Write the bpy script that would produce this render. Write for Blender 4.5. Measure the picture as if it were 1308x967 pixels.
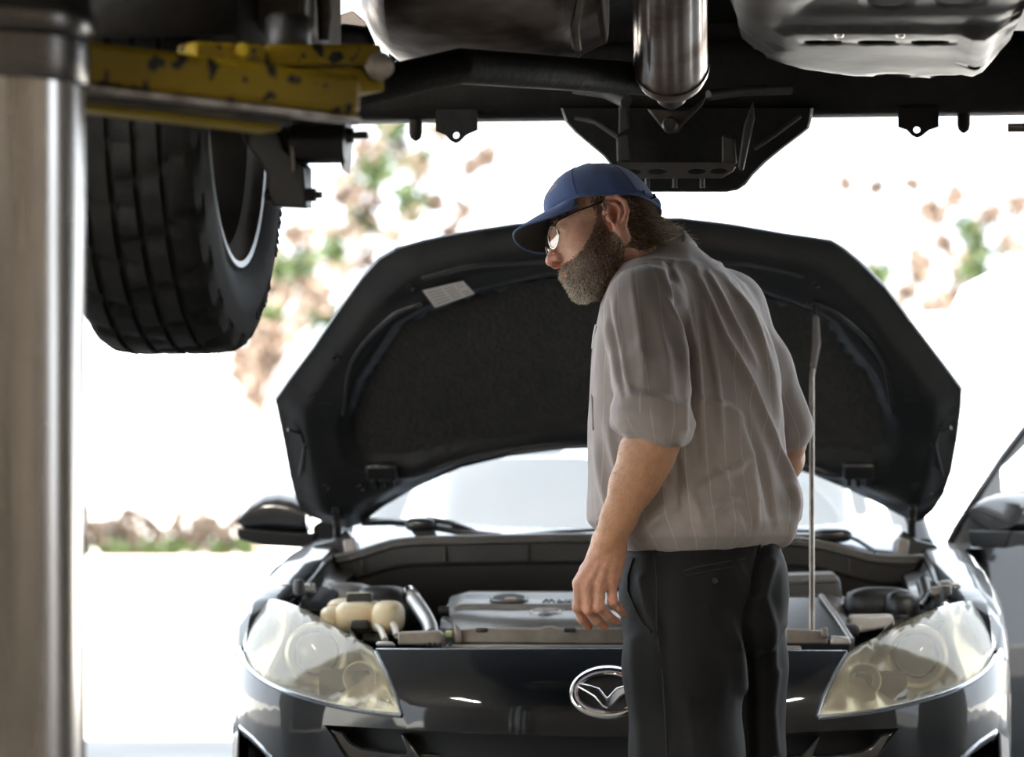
import bpy, bmesh, math, random
import numpy as np
from mathutils import Vector, Matrix, Euler, noise as mnoise
from mathutils.geometry import delaunay_2d_cdt

for o in list(bpy.data.objects):
    bpy.data.objects.remove(o)
SC = bpy.context.scene
COL = SC.collection
random.seed(7)
rng = np.random.default_rng(7)
PI = math.pi

# ------------------------------------------------------------------ camera
F, CX, HY, CH = 4000.0, 654.0, 612.0, 1.10      # focal length, principal column, horizon row (1308x967 frame), eye height
cam_d = bpy.data.cameras.new('camera')
cam = bpy.data.objects.new('camera', cam_d); COL.objects.link(cam)
cam.location = (0, 0, CH); cam.rotation_euler = (PI/2, 0, 0)
cam_d.sensor_fit = 'HORIZONTAL'; cam_d.sensor_width = 36.0
cam_d.lens = F/1308*36.0
cam_d.shift_y = (HY-483.5)/1308
cam_d.clip_end = 400; cam_d.clip_start = 0.1
cam_d.dof.use_dof = True; cam_d.dof.focus_distance = 5.93; cam_d.dof.aperture_fstop = 3.6
SC.camera = cam

# ------------------------------------------------------------------ world, sun, exposure
SC.view_settings.view_transform = 'Standard'; SC.view_settings.look = 'None'
SC.view_settings.gamma = 1.0; SC.view_settings.use_curve_mapping = False
SC.view_settings.exposure = 2.6
SC.cycles.use_denoising = True
SC.cycles.max_bounces = 10; SC.cycles.transparent_max_bounces = 12
SC.cycles.sample_clamp_indirect = 8.0
SC.cycles.caustics_reflective = False; SC.cycles.caustics_refractive = False
W = bpy.data.worlds.new('sky'); SC.world = W; W.use_nodes = True
bg = W.node_tree.nodes['Background']
bg.inputs[0].default_value = (0.82, 0.91, 1.0, 1); bg.inputs[1].default_value = 0.78
sun_d = bpy.data.lights.new('sun', 'SUN'); sun_d.energy = 10.0; sun_d.angle = 0.01; sun_d.color = (1, 0.95, 0.88)
sun = bpy.data.objects.new('sun', sun_d); COL.objects.link(sun)
sun.location = (-2, -20, 30)
sun.rotation_euler = Vector((0.16, 0.70, -0.70)).to_track_quat('-Z', 'Y').to_euler()

# ------------------------------------------------------------------ helpers
def P(px, py, d):
    """point seen at a photograph position, at distance d"""
    return Vector(((px-CX)/F*d, d, CH+(HY-py)/F*d))

class Frame:
    """a local frame: origin (ox, oy) on the floor, turned clockwise by yaw; local y points away from the camera"""
    def __init__(s, ox, oy, yaw):
        s.ox, s.oy, s.yaw = ox, oy, yaw; s.c, s.s = math.cos(yaw), math.sin(yaw)
    def loc(s, px, py, v):
        k = (px-CX)/F
        u = (k*(s.oy+v*s.c)-s.ox-v*s.s)/(s.c+k*s.s)
        d = s.oy-u*s.s+v*s.c
        return Vector((u, v, CH+(HY-py)/F*d))
    def world(s, p):
        return Vector((s.ox+p[0]*s.c+p[1]*s.s, s.oy-p[0]*s.s+p[1]*s.c, p[2]))
    def local(s, w):
        dx, dy = w[0]-s.ox, w[1]-s.oy
        return Vector((dx*s.c-dy*s.s, dx*s.s+dy*s.c, w[2]))
    def place(s, e):
        e.location = (s.ox, s.oy, 0); e.rotation_euler = (0, 0, -s.yaw)

MATS = {}
def mat(name, col, rough=0.5, metal=0.0, col2=None, nscale=8.0, lo=0.4, hi=0.65, bump=0.0, bscale=40.0, coat=0.0,
        spec=0.5, stretch=(1, 1, 1), detail=5.0, rough2=None, trans=0.0, sss=0.0, sheen=0.0):
    if name in MATS: return MATS[name]
    m = bpy.data.materials.new(name); m.use_nodes = True
    nt = m.node_tree; N = nt.nodes; L = nt.links
    b = N['Principled BSDF']
    b.inputs['Base Color'].default_value = (*col, 1); b.inputs['Roughness'].default_value = rough
    b.inputs['Metallic'].default_value = metal; b.inputs['Specular IOR Level'].default_value = spec
    b.inputs['Coat Weight'].default_value = coat; b.inputs['Coat Roughness'].default_value = 0.04
    b.inputs['Transmission Weight'].default_value = trans
    if sss: b.inputs['Subsurface Weight'].default_value = sss; b.inputs['Subsurface Radius'].default_value = (0.012, 0.005, 0.003); b.inputs['Subsurface Scale'].default_value = 0.5
    if sheen: b.inputs['Sheen Weight'].default_value = sheen
    if col2 is not None or bump or rough2 is not None:
        tc = N.new('ShaderNodeTexCoord'); mp = N.new('ShaderNodeMapping'); mp.inputs['Scale'].default_value = stretch
        L.new(tc.outputs['Object'], mp.inputs[0])
        nz = N.new('ShaderNodeTexNoise'); nz.inputs['Scale'].default_value = nscale; nz.inputs['Detail'].default_value = detail
        L.new(mp.outputs[0], nz.inputs['Vector'])
        rp = N.new('ShaderNodeValToRGB'); rp.color_ramp.elements[0].position = lo; rp.color_ramp.elements[1].position = hi
        L.new(nz.outputs['Fac'], rp.inputs[0])
        if col2 is not None:
            rp.color_ramp.elements[0].color = (*col, 1); rp.color_ramp.elements[1].color = (*col2, 1)
            L.new(rp.outputs[0], b.inputs['Base Color'])
        if rough2 is not None:
            mr = N.new('ShaderNodeMapRange'); mr.inputs['From Min'].default_value = lo; mr.inputs['From Max'].default_value = hi
            mr.inputs['To Min'].default_value = rough; mr.inputs['To Max'].default_value = rough2
            L.new(nz.outputs['Fac'], mr.inputs[0]); L.new(mr.outputs[0], b.inputs['Roughness'])
        if bump:
            nb = N.new('ShaderNodeTexNoise'); nb.inputs['Scale'].default_value = bscale; nb.inputs['Detail'].default_value = 6
            L.new(mp.outputs[0], nb.inputs['Vector'])
            bp = N.new('ShaderNodeBump'); bp.inputs['Strength'].default_value = bump; bp.inputs['Distance'].default_value = 0.01
            L.new(nb.outputs['Fac'], bp.inputs['Height']); L.new(bp.outputs[0], b.inputs['Normal'])
    MATS[name] = m
    return m

def emit(name, col, strength):
    m = bpy.data.materials.new(name); m.use_nodes = True
    b = m.node_tree.nodes['Principled BSDF']
    b.inputs['Emission Color'].default_value = (*col, 1); b.inputs['Emission Strength'].default_value = strength
    return m

def empty(name, loc=(0, 0, 0), label=None, cat=None, group=None):
    o = bpy.data.objects.new(name, None); COL.objects.link(o); o.location = loc; o.empty_display_size = 0.1
    if label: o['label'] = label
    if cat: o['category'] = cat
    if group: o['group'] = group
    return o

def tag(o, label=None, cat=None, group=None, kind=None):
    if label: o['label'] = label
    if cat: o['category'] = cat
    if group: o['group'] = group
    if kind: o['kind'] = kind
    return o

def sheet_fresnel(N, L, f0=.04, scale=.96, power=5.0):
    """mirror share of a thin clear sheet, the same from both sides"""
    lw = N.new('ShaderNodeLayerWeight'); lw.inputs['Blend'].default_value = .5
    pw = N.new('ShaderNodeMath'); pw.operation = 'POWER'; pw.inputs[1].default_value = power; L.new(lw.outputs['Facing'], pw.inputs[0])
    ml = N.new('ShaderNodeMath'); ml.operation = 'MULTIPLY_ADD'; ml.inputs[1].default_value = scale; ml.inputs[2].default_value = f0; ml.use_clamp = True
    L.new(pw.outputs[0], ml.inputs[0]); return ml

class MB:
    """collects shapes, then builds ONE mesh object"""
    def __init__(s): s.v = []; s.f = []
    def add(s, vs, fs):
        n = len(s.v); s.v += [tuple(p) for p in vs]; s.f += [tuple(i+n for i in f) for f in fs]; return s
    def box(s, c, size, rot=None):
        hx, hy, hz = size[0]/2, size[1]/2, size[2]/2
        vs = [Vector((x, y, z)) for z in (-hz, hz) for y in (-hy, hy) for x in (-hx, hx)]
        R = rot.to_matrix() if isinstance(rot, Euler) else rot
        vs = [(R @ p if R else p)+Vector(c) for p in vs]
        return s.add(vs, [(0, 2, 3, 1), (4, 5, 7, 6), (0, 1, 5, 4), (2, 6, 7, 3), (0, 4, 6, 2), (1, 3, 7, 5)])
    def boxab(s, a, b):
        a, b = Vector(a), Vector(b)
        return s.box((a+b)/2, [abs(x) for x in (b-a)])
    def tube(s, pts, r, n=10, cap=True, flat=None):
        """swept circle; r a number or list; flat=(axis vector, factor) squashes"""
        pts = [Vector(p) for p in pts]; m = len(pts)
        rs = list(r) if hasattr(r, '__len__') else [r]*m
        rings = []; ref = None
        for i in range(m):
            t = (pts[min(i+1, m-1)]-pts[max(i-1, 0)]).normalized()
            if ref is None:
                ref = Vector((0, 0, 1)) if abs(t.z) < 0.9 else Vector((1, 0, 0))
            a = t.cross(ref)
            if a.length < 1e-5: a = t.orthogonal()
            a.normalize(); b = a.cross(t).normalized(); ref = b
            rings.append([pts[i]+(a*math.cos(2*PI*k/n)+b*math.sin(2*PI*k/n))*rs[i] for k in range(n)])
        return s.rings(rings, cap)
    def rings(s, rings, cap=True, close=True):
        n = len(rings[0]); vs = [p for rg in rings for p in rg]; fs = []
        for i in range(len(rings)-1):
            for k in range(n if close else n-1):
                k2 = (k+1) % n
                fs.append((i*n+k, i*n+k2, (i+1)*n+k2, (i+1)*n+k))
        if cap and close:
            fs.append(tuple(range(n-1, -1, -1))); fs.append(tuple((len(rings)-1)*n+k for k in range(n)))
        return s.add(vs, fs)
    def grid(s, rows):
        return s.rings(rows, cap=False, close=False)
    def lathe(s, prof, n=32, M=None, cap=False, mod=None):
        """prof: (radius, height) pairs about the local z axis, moved by M"""
        M = M or Matrix()
        rings = [[M @ Vector((r*math.cos(2*PI*k/n)*(mod(k/n, i) if mod else 1), r*math.sin(2*PI*k/n)*(mod(k/n, i) if mod else 1), h)) for k in range(n)] for i, (r, h) in enumerate(prof)]
        return s.rings(rings, cap)
    def prism(s, poly, off):
        """closed 3d polygon extruded by a vector"""
        poly = [Vector(p) for p in poly]; off = Vector(off); n = len(poly)
        return s.add(poly+[p+off for p in poly], [tuple(range(n-1, -1, -1)), tuple(range(n, 2*n))]+[(i, (i+1) % n, n+(i+1) % n, n+i) for i in range(n)])
    def build(s, name, m=None, parent=None, smooth=40, bevel=0, seg=2, subsurf=0, solid=0, fix=True):
        me = bpy.data.meshes.new(name); me.from_pydata(s.v, [], s.f)
        if fix:
            bm = bmesh.new(); bm.from_mesh(me); bmesh.ops.recalc_face_normals(bm, faces=bm.faces); bm.to_mesh(me); bm.free()
        o = bpy.data.objects.new(name, me); COL.objects.link(o)
        if m: me.materials.append(m)
        if parent: o.parent = parent
        if smooth:
            me.shade_smooth()
            if smooth < 180: me.set_sharp_from_angle(angle=math.radians(smooth))
        if solid:
            md = o.modifiers.new('solid', 'SOLIDIFY'); md.thickness = solid; md.offset = 0
        if bevel:
            md = o.modifiers.new('bevel', 'BEVEL'); md.width = bevel; md.segments = seg; md.limit_method = 'ANGLE'; md.angle_limit = math.radians(40)
        if subsurf:
            md = o.modifiers.new('sub', 'SUBSURF'); md.levels = subsurf; md.render_levels = subsurf
        return o

def inpoly(x, y, poly):
    c = False; j = len(poly)-1
    for i in range(len(poly)):
        xi, yi = poly[i][0], poly[i][1]; xj, yj = poly[j][0], poly[j][1]
        if (yi > y) != (yj > y) and x < (xj-xi)*(y-yi)/(yj-yi+1e-12)+xi: c = not c
        j = i
    return c

def resample(pts, step, closed=True):
    out = []; n = len(pts)
    for i in range(n if closed else n-1):
        a, b = Vector(pts[i]), Vector(pts[(i+1) % n]); k = max(1, int((b-a).length/step))
        out += [a.lerp(b, j/k) for j in range(k)]
    if not closed: out.append(Vector(pts[-1]))
    return out

def spline(pts, step, closed=False):
    """Catmull-Rom through the points"""
    P_ = [Vector(p) for p in pts]; n = len(P_); out = []
    for i in range(n if closed else n-1):
        p0 = P_[(i-1) % n] if closed or i > 0 else P_[0]*2-P_[1]
        p1, p2 = P_[i], P_[(i+1) % n]
        p3 = P_[(i+2) % n] if closed or i+2 < n else P_[-1]*2-P_[-2]
        k = max(1, int((p2-p1).length/step))
        for j in range(k):
            t = j/k
            out.append(0.5*((2*p1)+(p2-p0)*t+(2*p0-5*p1+4*p2-p3)*t*t+(3*p1-p0-3*p2+p3)*t**3))
    if not closed: out.append(P_[-1])
    return out

def panel2d(outline, step, holes=()):
    """triangulate a 2d outline with a grid of inner points; returns 2d verts, faces"""
    pts = []; edges = []
    for poly in [outline]+list(holes):
        b = len(pts); pts += [Vector((p[0], p[1])) for p in poly]; n = len(poly)
        edges += [(b+i, b+(i+1) % n) for i in range(n)]
    xs = [p.x for p in pts]; ys = [p.y for p in pts]
    nb = list(pts)
    x = min(xs)+step*0.5; row = 0
    bnd = np.array([[p.x, p.y] for p in nb])
    while x < max(xs):
        y = min(ys)+step*(0.5 if row % 2 else 0.99)
        while y < max(ys):
            if inpoly(x, y, outline) and not any(inpoly(x, y, h) for h in holes):
                if np.min((bnd[:, 0]-x)**2+(bnd[:, 1]-y)**2) > (0.45*step)**2: pts.append(Vector((x, y)))
            y += step
        x += step*0.87; row += 1
    v, e, f, *_ = delaunay_2d_cdt(pts, edges, [], 0, 1e-6)
    keep = []
    for t in f:
        cx = sum(v[i].x for i in t)/3; cy = sum(v[i].y for i in t)/3
        if inpoly(cx, cy, outline) and not any(inpoly(cx, cy, h) for h in holes): keep.append(tuple(t))
    return v, keep

# ------------------------------------------------------------------ materials
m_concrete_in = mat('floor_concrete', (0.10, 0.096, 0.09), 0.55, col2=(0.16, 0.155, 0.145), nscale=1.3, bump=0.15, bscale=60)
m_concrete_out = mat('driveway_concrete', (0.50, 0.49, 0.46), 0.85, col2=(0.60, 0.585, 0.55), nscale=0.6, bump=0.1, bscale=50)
m_wall = mat('painted_block_wall', (0.26, 0.24, 0.21), 0.8, col2=(0.33, 0.30, 0.27), nscale=1.0, bump=0.1)
m_ceil = mat('ceiling_paint', (0.30, 0.28, 0.25), 0.8, col2=(0.36, 0.34, 0.31), nscale=1.0)
m_black_paint = mat('black_car_paint', (0.004, 0.005, 0.007), 0.4, coat=.65, spec=0.1)
m_black_plastic = mat('black_plastic', (0.012, 0.012, 0.012), 0.42, bump=0.1, bscale=300)
m_dark_under = mat('dark_undercoat', (0.006, 0.0055, 0.005), 0.6, col2=(0.012, 0.010, 0.008), nscale=9, bump=0.25, bscale=60, spec=.15)
m_rubber = mat('tyre_rubber', (0.010, 0.010, 0.010), 0.62, col2=(0.017, 0.0165, 0.0155), nscale=25, bump=0.15, bscale=200, spec=.12)
m_chrome = mat('chrome', (0.75, 0.76, 0.78), 0.08, 1.0)
m_steel_dirty = mat('dirty_steel', (0.42, 0.39, 0.36), 0.38, 0.85, col2=(0.20, 0.165, 0.14), nscale=10, bump=0.12, bscale=40, rough2=0.55)
m_alu = mat('dusty_aluminium', (0.46, 0.45, 0.44), 0.36, 0.8, col2=(0.30, 0.27, 0.25), nscale=6, bump=0.06, bscale=30, rough2=0.5)
m_iron = mat('dark_iron', (0.030, 0.027, 0.024), 0.5, 0.6, col2=(0.075, 0.055, 0.042), nscale=22, bump=0.2, bscale=80)
m_yellow = mat('worn_yellow_paint', (0.26, 0.18, 0.006), 0.5, spec=.15, col2=(0.19, 0.13, 0.006), nscale=14, bump=0.12, bscale=60)
m_white = mat('white_paint', (0.85, 0.85, 0.84), 0.4)
# ------------------------------------------------------------------ the setting
def struct(o): o['kind'] = 'structure'; return o
YO = 7.6                                    # the bay opening
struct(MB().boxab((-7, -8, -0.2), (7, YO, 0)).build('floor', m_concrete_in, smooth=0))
m_asphalt_shade = mat('asphalt_and_apron_shade', (0.13, 0.13, 0.13), 0.8, col2=(0.17, 0.168, 0.165), nscale=2, bump=.2, bscale=120)
struct(MB().boxab((-90, YO, -0.2), (90, 13.3, -0.004)).build('apron', m_asphalt_shade, smooth=0))  # building's shade put into this darker ground, as far as its shadow reaches
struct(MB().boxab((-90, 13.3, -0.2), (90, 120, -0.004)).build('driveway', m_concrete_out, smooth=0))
b = MB(); b.boxab((-7.2, -8, 0), (-7, -2.5, 4.8)); b.boxab((-7.2, 5.2, 0), (-7, YO, 4.8)); b.boxab((-7.2, -2.5, 3.9), (-7, 5.2, 4.8))   # open side bay put in and widened to light the face
struct(b.build('wall_left', m_wall, smooth=0))
struct(MB().boxab((-40, -60, -0.2), (-7.2, YO, -0.004)).build('side_yard_left', m_concrete_out, smooth=0))  # pale ground put in to bounce light through the side opening
b = MB(); b.boxab((7, -8, 0), (7.2, 3.4, 4.8)); b.boxab((7, 4.8, 0), (7.2, YO, 4.8)); b.boxab((7, 3.4, 3.0), (7.2, 4.8, 4.8))
struct(b.build('wall_right', m_wall, smooth=0))
struct(MB().boxab((-7.2, -8.2, 4.8), (7.2, YO, 5.7)).build('ceiling', m_ceil, smooth=0))
b = MB()
b.boxab((-7.2, YO-0.2, 0), (-4.0, YO, 4.8)); b.boxab((4.0, YO-0.2, 0), (7.2, YO, 4.8)); b.boxab((-4.0, YO-0.2, 4.2), (4.0, YO, 4.8))
struct(b.build('wall_front', m_wall, smooth=0))
b = MB()
b.boxab((-7.2, -8.2, 0), (-4.5, -8, 4.8)); b.boxab((-4.5, -8.2, 0), (7.2, -8, 4.8))
struct(b.build('wall_back', m_wall, smooth=0))
struct(MB().boxab((7.2, -60, -0.2), (40, YO, -0.004)).build('side_yard_right', m_asphalt_shade, smooth=0))

# unseen fill lamps added under the ceiling (behind the photographer)
m_tube = emit('lamp_tube', (1.0, 0.92, 0.80), 30.0)
m_lamp_body = mat('lamp_body', (0.8, 0.8, 0.78), 0.4)
def fill_lamp(x, y, label):
    e = empty('ceiling_fill_lamp', (x, y, 4.8), label, 'lamp', 'ceiling fill lamps')
    MB().boxab((-0.20, -1.2, -0.14), (0.20, 1.2, -0.06)).build('housing', m_lamp_body, e, bevel=0.01)
    MB().boxab((-0.05, -0.9, -0.06), (0.05, 0.9, 0)).build('mount', m_lamp_body, e)
    for k in (-0.12, -0.04, 0.04, 0.12):
        MB().tube([(k, -1.15, -0.165), (k, 1.15, -0.165)], 0.018, 8).build('tube', m_tube, e)
for x, y, l in ((-3.2, 0.6, 'added ceiling fill lamp left of the lifted vehicle'), (3.4, 0.6, 'added ceiling fill lamp right of the lifted vehicle'),
                (-3.0, -4.2, 'added ceiling fill lamp at the back left of the shop'), (3.0, -4.2, 'added ceiling fill lamp at the back right of the shop')):
    fill_lamp(x, y, l)

# ------------------------------------------------------------------ outdoors
def leaf_mat(name, a, b_):
    m = bpy.data.materials.new(name); m.use_nodes = True; nt = m.node_tree; N = nt.nodes; L = nt.links
    bs = N['Principled BSDF']; bs.inputs['Roughness'].default_value = 0.6
    g = N.new('ShaderNodeNewGeometry'); rp = N.new('ShaderNodeValToRGB')
    rp.color_ramp.elements[0].color = (*a, 1); rp.color_ramp.elements[1].color = (*b_, 1)
    L.new(g.outputs['Random Per Island'], rp.inputs[0]); L.new(rp.outputs[0], bs.inputs['Base Color'])
    tr = N.new('ShaderNodeBsdfTranslucent'); L.new(rp.outputs[0], tr.inputs[0])
    mx = N.new('ShaderNodeMixShader'); mx.inputs[0].default_value = 0.3
    L.new(bs.outputs[0], mx.inputs[1]); L.new(tr.outputs[0], mx.inputs[2])
    L.new(mx.outputs[0], N['Material Output'].inputs[0])
    return m
m_leaf = leaf_mat('green_leaves', (0.013, 0.026, 0.004), (0.034, 0.058, 0.008))
m_leaf_tan = leaf_mat('tan_leaves', (0.04, 0.028, 0.017), (0.15, 0.10, 0.074))
m_leaf_dry = leaf_mat('brown_leaves', (0.022, 0.016, 0.010), (0.075, 0.05, 0.035))
m_bark = mat('bark', (0.16, 0.115, 0.085), 0.9, col2=(0.24, 0.18, 0.14), nscale=6, bump=0.4, bscale=20)

def leaf_cloud(name, blobs, m, parent, size, per):
    vs = []; fs = []
    for (c, r) in blobs:
        for _ in range(per):
            p = Vector(c)+Vector([max(-1.1, min(1.1, random.gauss(0, 0.5)))*r for _ in range(3)])
            q = Euler((random.uniform(0, 6.3), random.uniform(0, 6.3), random.uniform(0, 6.3))).to_matrix()
            s = size*random.uniform(0.6, 1.3)
            b0 = len(vs)
            for (x, y, z) in ((0, -1, 0), (0.45, -0.2, 0.1), (0.35, 0.5, 0.1), (0, 1, 0), (-0.35, 0.5, 0.1), (-0.45, -0.2, 0.1)):
                vs.append(p+q @ Vector((x*s, y*s, z*s)))
            fs += [(b0, b0+1, b0+2, b0+3), (b0, b0+3, b0+4, b0+5)]
    o = MB().add(vs, fs).build(name, m, parent, smooth=0, fix=False); o['kind'] = 'stuff'
    return o

def tree(label, base, clusters, size=0.085, per=130, per_tan=75):
    base = Vector(base)
    e = empty('tree', base, label, 'tree', 'trees across the driveway')
    fork = Vector((0, 0, 2.2))
    MB().tube(spline([(0, 0, 0), (0.05, 0.1, 1.2), fork, (0.15, 0.2, 4.2), (0.1, 0.3, 6.6)], 0.3), [0.15-0.012*i*0.6 if i < 18 else 0.03 for i in range(len(spline([(0, 0, 0), (0.05, 0.1, 1.2), fork, (0.15, 0.2, 4.2), (0.1, 0.3, 6.6)], 0.3)))], 8).build('trunk', m_bark, e)
    g = []; t = []
    for k, (px, py, d, r, kind) in enumerate(clusters):
        c = P(px, py, d)-base
        (g if kind == 'g' else t).append((c, r))
        st = Vector((0.1, 0.2, min(max(1.8, c.z*0.55), 6.0)))
        mid = st.lerp(c, 0.5)+Vector((0, 0, 0.15))
        MB().tube([st, mid, c], [0.03, 0.018, 0.006], 5).build('branch', m_bark, e)
    leaf_cloud('leaves', g, m_leaf, e, size, per)
    leaf_cloud('dry_leaves', t, m_leaf_tan, e, size, per_tan)
    return e
cl = []
for px, py, r, k in ((385, 338, .28, 'g'), (415, 405, .22, 'g'), (350, 372, .25, 't'), (318, 420, .22, 't'), (300, 450, .22, 't'), (450, 225, .28, 't'), (480, 215, .28, 'g'), (505, 195, .3, 't'),
                     (545, 225, .28, 't'), (535, 205, .22, 'g'), (520, 250, .26, 'g'), (460, 185, .3, 't'), (590, 272, .18, 't'), (573, 297, .13, 't'), (440, 300, .24, 't'), (465, 285, .22, 'g'), (415, 290, .2, 't'),
                     (500, 300, .2, 't'), (345, 330, .2, 't'), (330, 455, .24, 't'), (305, 480, .2, 't'), (322, 505, .14, 't'), (430, 340, .22, 't'), (395, 375, .22, 't'), (620, 200, .16, 't'), (470, 255, .25, 't'), (380, 300, .22, 't'),
                     (455, 120, .5, 'g'), (560, 90, .5, 'g'), (350, 110, .5, 'g'), (470, 330, .2, 't'), (340, 405, .2, 'g'), (525, 275, .2, 't'), (410, 380, .2, 't'), (425, 320, .15, 'g'), (560, 170, .2, 't'), (600, 215, .14, 't'), (500, 165, .2, 'g'), (440, 250, .2, 't'), (555, 260, .14, 't'), (360, 345, .16, 'g'), (345, 430, .16, 't')):
    cl.append((px, py, random.uniform(42.5, 45.5), r, k))
tree('sparse tree with green and dry leaves behind the lifted tyre', (P(322, 612, 44).x, 44, 0), cl)
cl = []
for px, py, r, k in ((1250, 345, .3, 'g'), (1240, 290, .26, 'g'), (1195, 275, .24, 't'), (1185, 265, .2, 't'), (1125, 350, .16, 'g'), (1175, 350, .2, 't'), (1160, 375, .16, 't'), (1215, 380, .2, 't'), (1110, 345, .14, 't'),
                     (1230, 345, .24, 't'), (1290, 310, .24, 't'), (1300, 260, .2, 't'), (1265, 270, .2, 't'), (1080, 235, .12, 't'), (1120, 240, .12, 't'), (1165, 235, .1, 't'), (1220, 250, .16, 't'), (1250, 320, .2, 'g'), (1205, 310, .15, 't'), (1190, 392, .18, 't'), (1232, 395, .18, 't'), (1172, 330, .16, 't'), (1145, 395, .14, 't'), (1330, 330, .3, 'g'), (1360, 260, .4, 'g')):
    cl.append((px, py, random.uniform(47, 51), r, k))
tree('thin pale tree above the white wall on the right', (P(1240, 612, 49).x, 49, 0), cl, 0.085, 150, 110)

# shrubs along the far edge of the driveway
m_mulch = mat('planting_bed_soil', (0.42, 0.33, 0.28), 0.95, col2=(0.6, 0.5, 0.45), nscale=3, bump=0.3, bscale=10)
struct(MB().boxab((-16, 42.3, -0.05), (-2.6, 44.4, 0.03)).build('planting_bed', m_mulch, smooth=0))
e = empty('hedge', (P(195, 0, 43).x, 43.0, 0.03), 'low ragged hedge of green and brown leaves along the far driveway edge', 'hedge')
x0, x1 = P(40, 0, 43).x-e.location.x, P(322, 0, 43).x-e.location.x
bl = []; bt = []
for q in range(150):
    x = random.uniform(x0, x1); bl.append(((x, random.uniform(-.22, .22), random.uniform(.03, .24+.06*math.sin(x*6))), .06))
for q in range(170):
    x = random.uniform(x0, x1); bt.append(((x, random.uniform(-.22, .22), random.uniform(.18, .66+.12*math.sin(x*4.3+1)+.05*math.sin(x*11))), .06))
leaf_cloud('leaves', bl, m_leaf, e, .05, 34)
leaf_cloud('dry_leaves', bt, m_leaf_dry, e, .055, 26)
for q in range(24):
    x = random.uniform(x0, x1); a = random.uniform(0, 6.3)
    MB().tube([(x, 0, 0), (x+math.cos(a)*.08, math.sin(a)*.08, .3), (x+math.cos(a)*.14, math.sin(a)*.14, .6)], [.015, .01, .004], 5).build('stem', m_bark, e)

# white trailer, wall and van: all far over-exposed
tr_ = empty('box_trailer', (P(160, 0, 48).x, 48, 0), 'long white box trailer parked beyond the low hedge at the left', 'trailer')
MB().boxab((-5.2, 0, 0.98), (1.68, 2.4, 3.5)).build('box', m_white, tr_, bevel=0.05)
MB().boxab((-5.0, 0.15, 0.84), (1.6, 2.25, 0.98)).build('chassis', m_bark, tr_)
for xx in (-4.2, -3.3):
    for yy in (0.2, 2.2):
        MB().lathe([(0.2, -.12), (.4, -.12), (.43, -.06), (.43, .06), (.4, .12), (.2, .12)], 24, Matrix.Translation((xx, yy, .43)) @ Matrix.Rotation(PI/2, 4, 'X'), True).build('wheel', m_rubber, tr_)
MB().boxab((1.0, 0.9, 0), (1.12, 1.5, 0.86)).build('landing_leg', m_bark, tr_)
struct(MB().boxab((1.5, 33, 0), (16, 33.25, 2.83)).build('boundary_wall', m_white, smooth=0))

van = empty('van', (0, 0, 0), 'white van standing outside behind the open car door', 'van')
vx = P(1247, 0, 17).x
prof = [(0, .45), (0, 1.3), (.03, 1.75), (.08, 2.05), (.17, 2.24), (.3, 2.305), (.6, 2.325), (3.4, 2.32), (3.9, 2.2), (4.5, 1.45), (5.2, 1.2), (5.35, .9), (5.35, .45)]
rows = []
for (yy, ins) in ((0, .12), (.06, .03), (.15, 0), (1.75, 0), (1.84, .03), (1.9, .12)):
    rows.append([Vector((vx+x+(ins if x < 1 else -ins if x > 5 else 0), 16.9+yy, z-(ins if z > 2 else 0))) for x, z in prof])
b = MB(); b.rings(rows, True); b.build('body', m_white, van, smooth=50)
m_glass_dark = mat('dark_glass', (0.02, 0.025, 0.03), 0.05)
MB().boxab((vx+3.0, 16.88, 1.4), (vx+4.2, 16.92, 2.05)).build('side_window', m_glass_dark, van, bevel=.02)
for xx in (.9, 4.3):
    for yy in (17.05, 18.65):
        MB().lathe([(0.15, -.12), (.32, -.12), (.36, -.06), (.36, .06), (.32, .12), (.15, .12)], 24, Matrix.Translation((vx+xx, yy, .36)) @ Matrix.Rotation(PI/2, 4, 'X'), True).build('wheel', m_rubber, van)
MB().boxab((vx-.08, 17.0, .42), (vx+.12, 18.7, .62)).build('bumper', m_black_plastic, van, bevel=.02)
# ------------------------------------------------------------------ the lift: chrome post, collar, yellow swing arm
lift = empty('vehicle_lift', (0, 0, 0), 'hydraulic lift with a polished steel post and yellow swing arm', 'vehicle lift')
m_post = mat('polished_post_steel', (0.34, 0.32, 0.30), 0.14, 1.0, col2=(0.24, 0.215, 0.195), nscale=3, stretch=(8, 8, 0.25), rough2=0.30, bump=0.03, bscale=6)
pc = P(-14, 0, 4.0); PR = 0.1225
T = Matrix.Translation((pc.x, 4.0, 0))
MB().lathe([(0, 0.004), (PR, 0.004), (PR, 1.625)], 64, T).build('post', m_post, lift)
MB().lathe([(PR+.05, 0.0), (PR+.05, .02), (PR+.03, .03), (PR+.002, .03), (PR+.002, 0)], 48, T).build('floor_ring', m_iron, lift)
m_collar = mat('collar_steel', (0.11, 0.10, 0.095), 0.25, 0.9, col2=(0.05, 0.045, 0.04), nscale=5, stretch=(1, 1, 4))
MB().lathe([(PR+.003, 1.60), (PR+.006, 1.605), (PR+.006, 1.655), (PR+.001, 1.66)], 64, T).build('seal_band', m_collar, lift)
MB().lathe([(PR-.01, 1.655), (PR+.0065, 1.660), (PR+.011, 1.667), (PR+.011, 1.69), (PR+.0065, 1.70), (PR+.0065, 1.80), (PR-.02, 1.83), (0, 1.83)], 64, T).build('collar', m_collar, lift)

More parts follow.
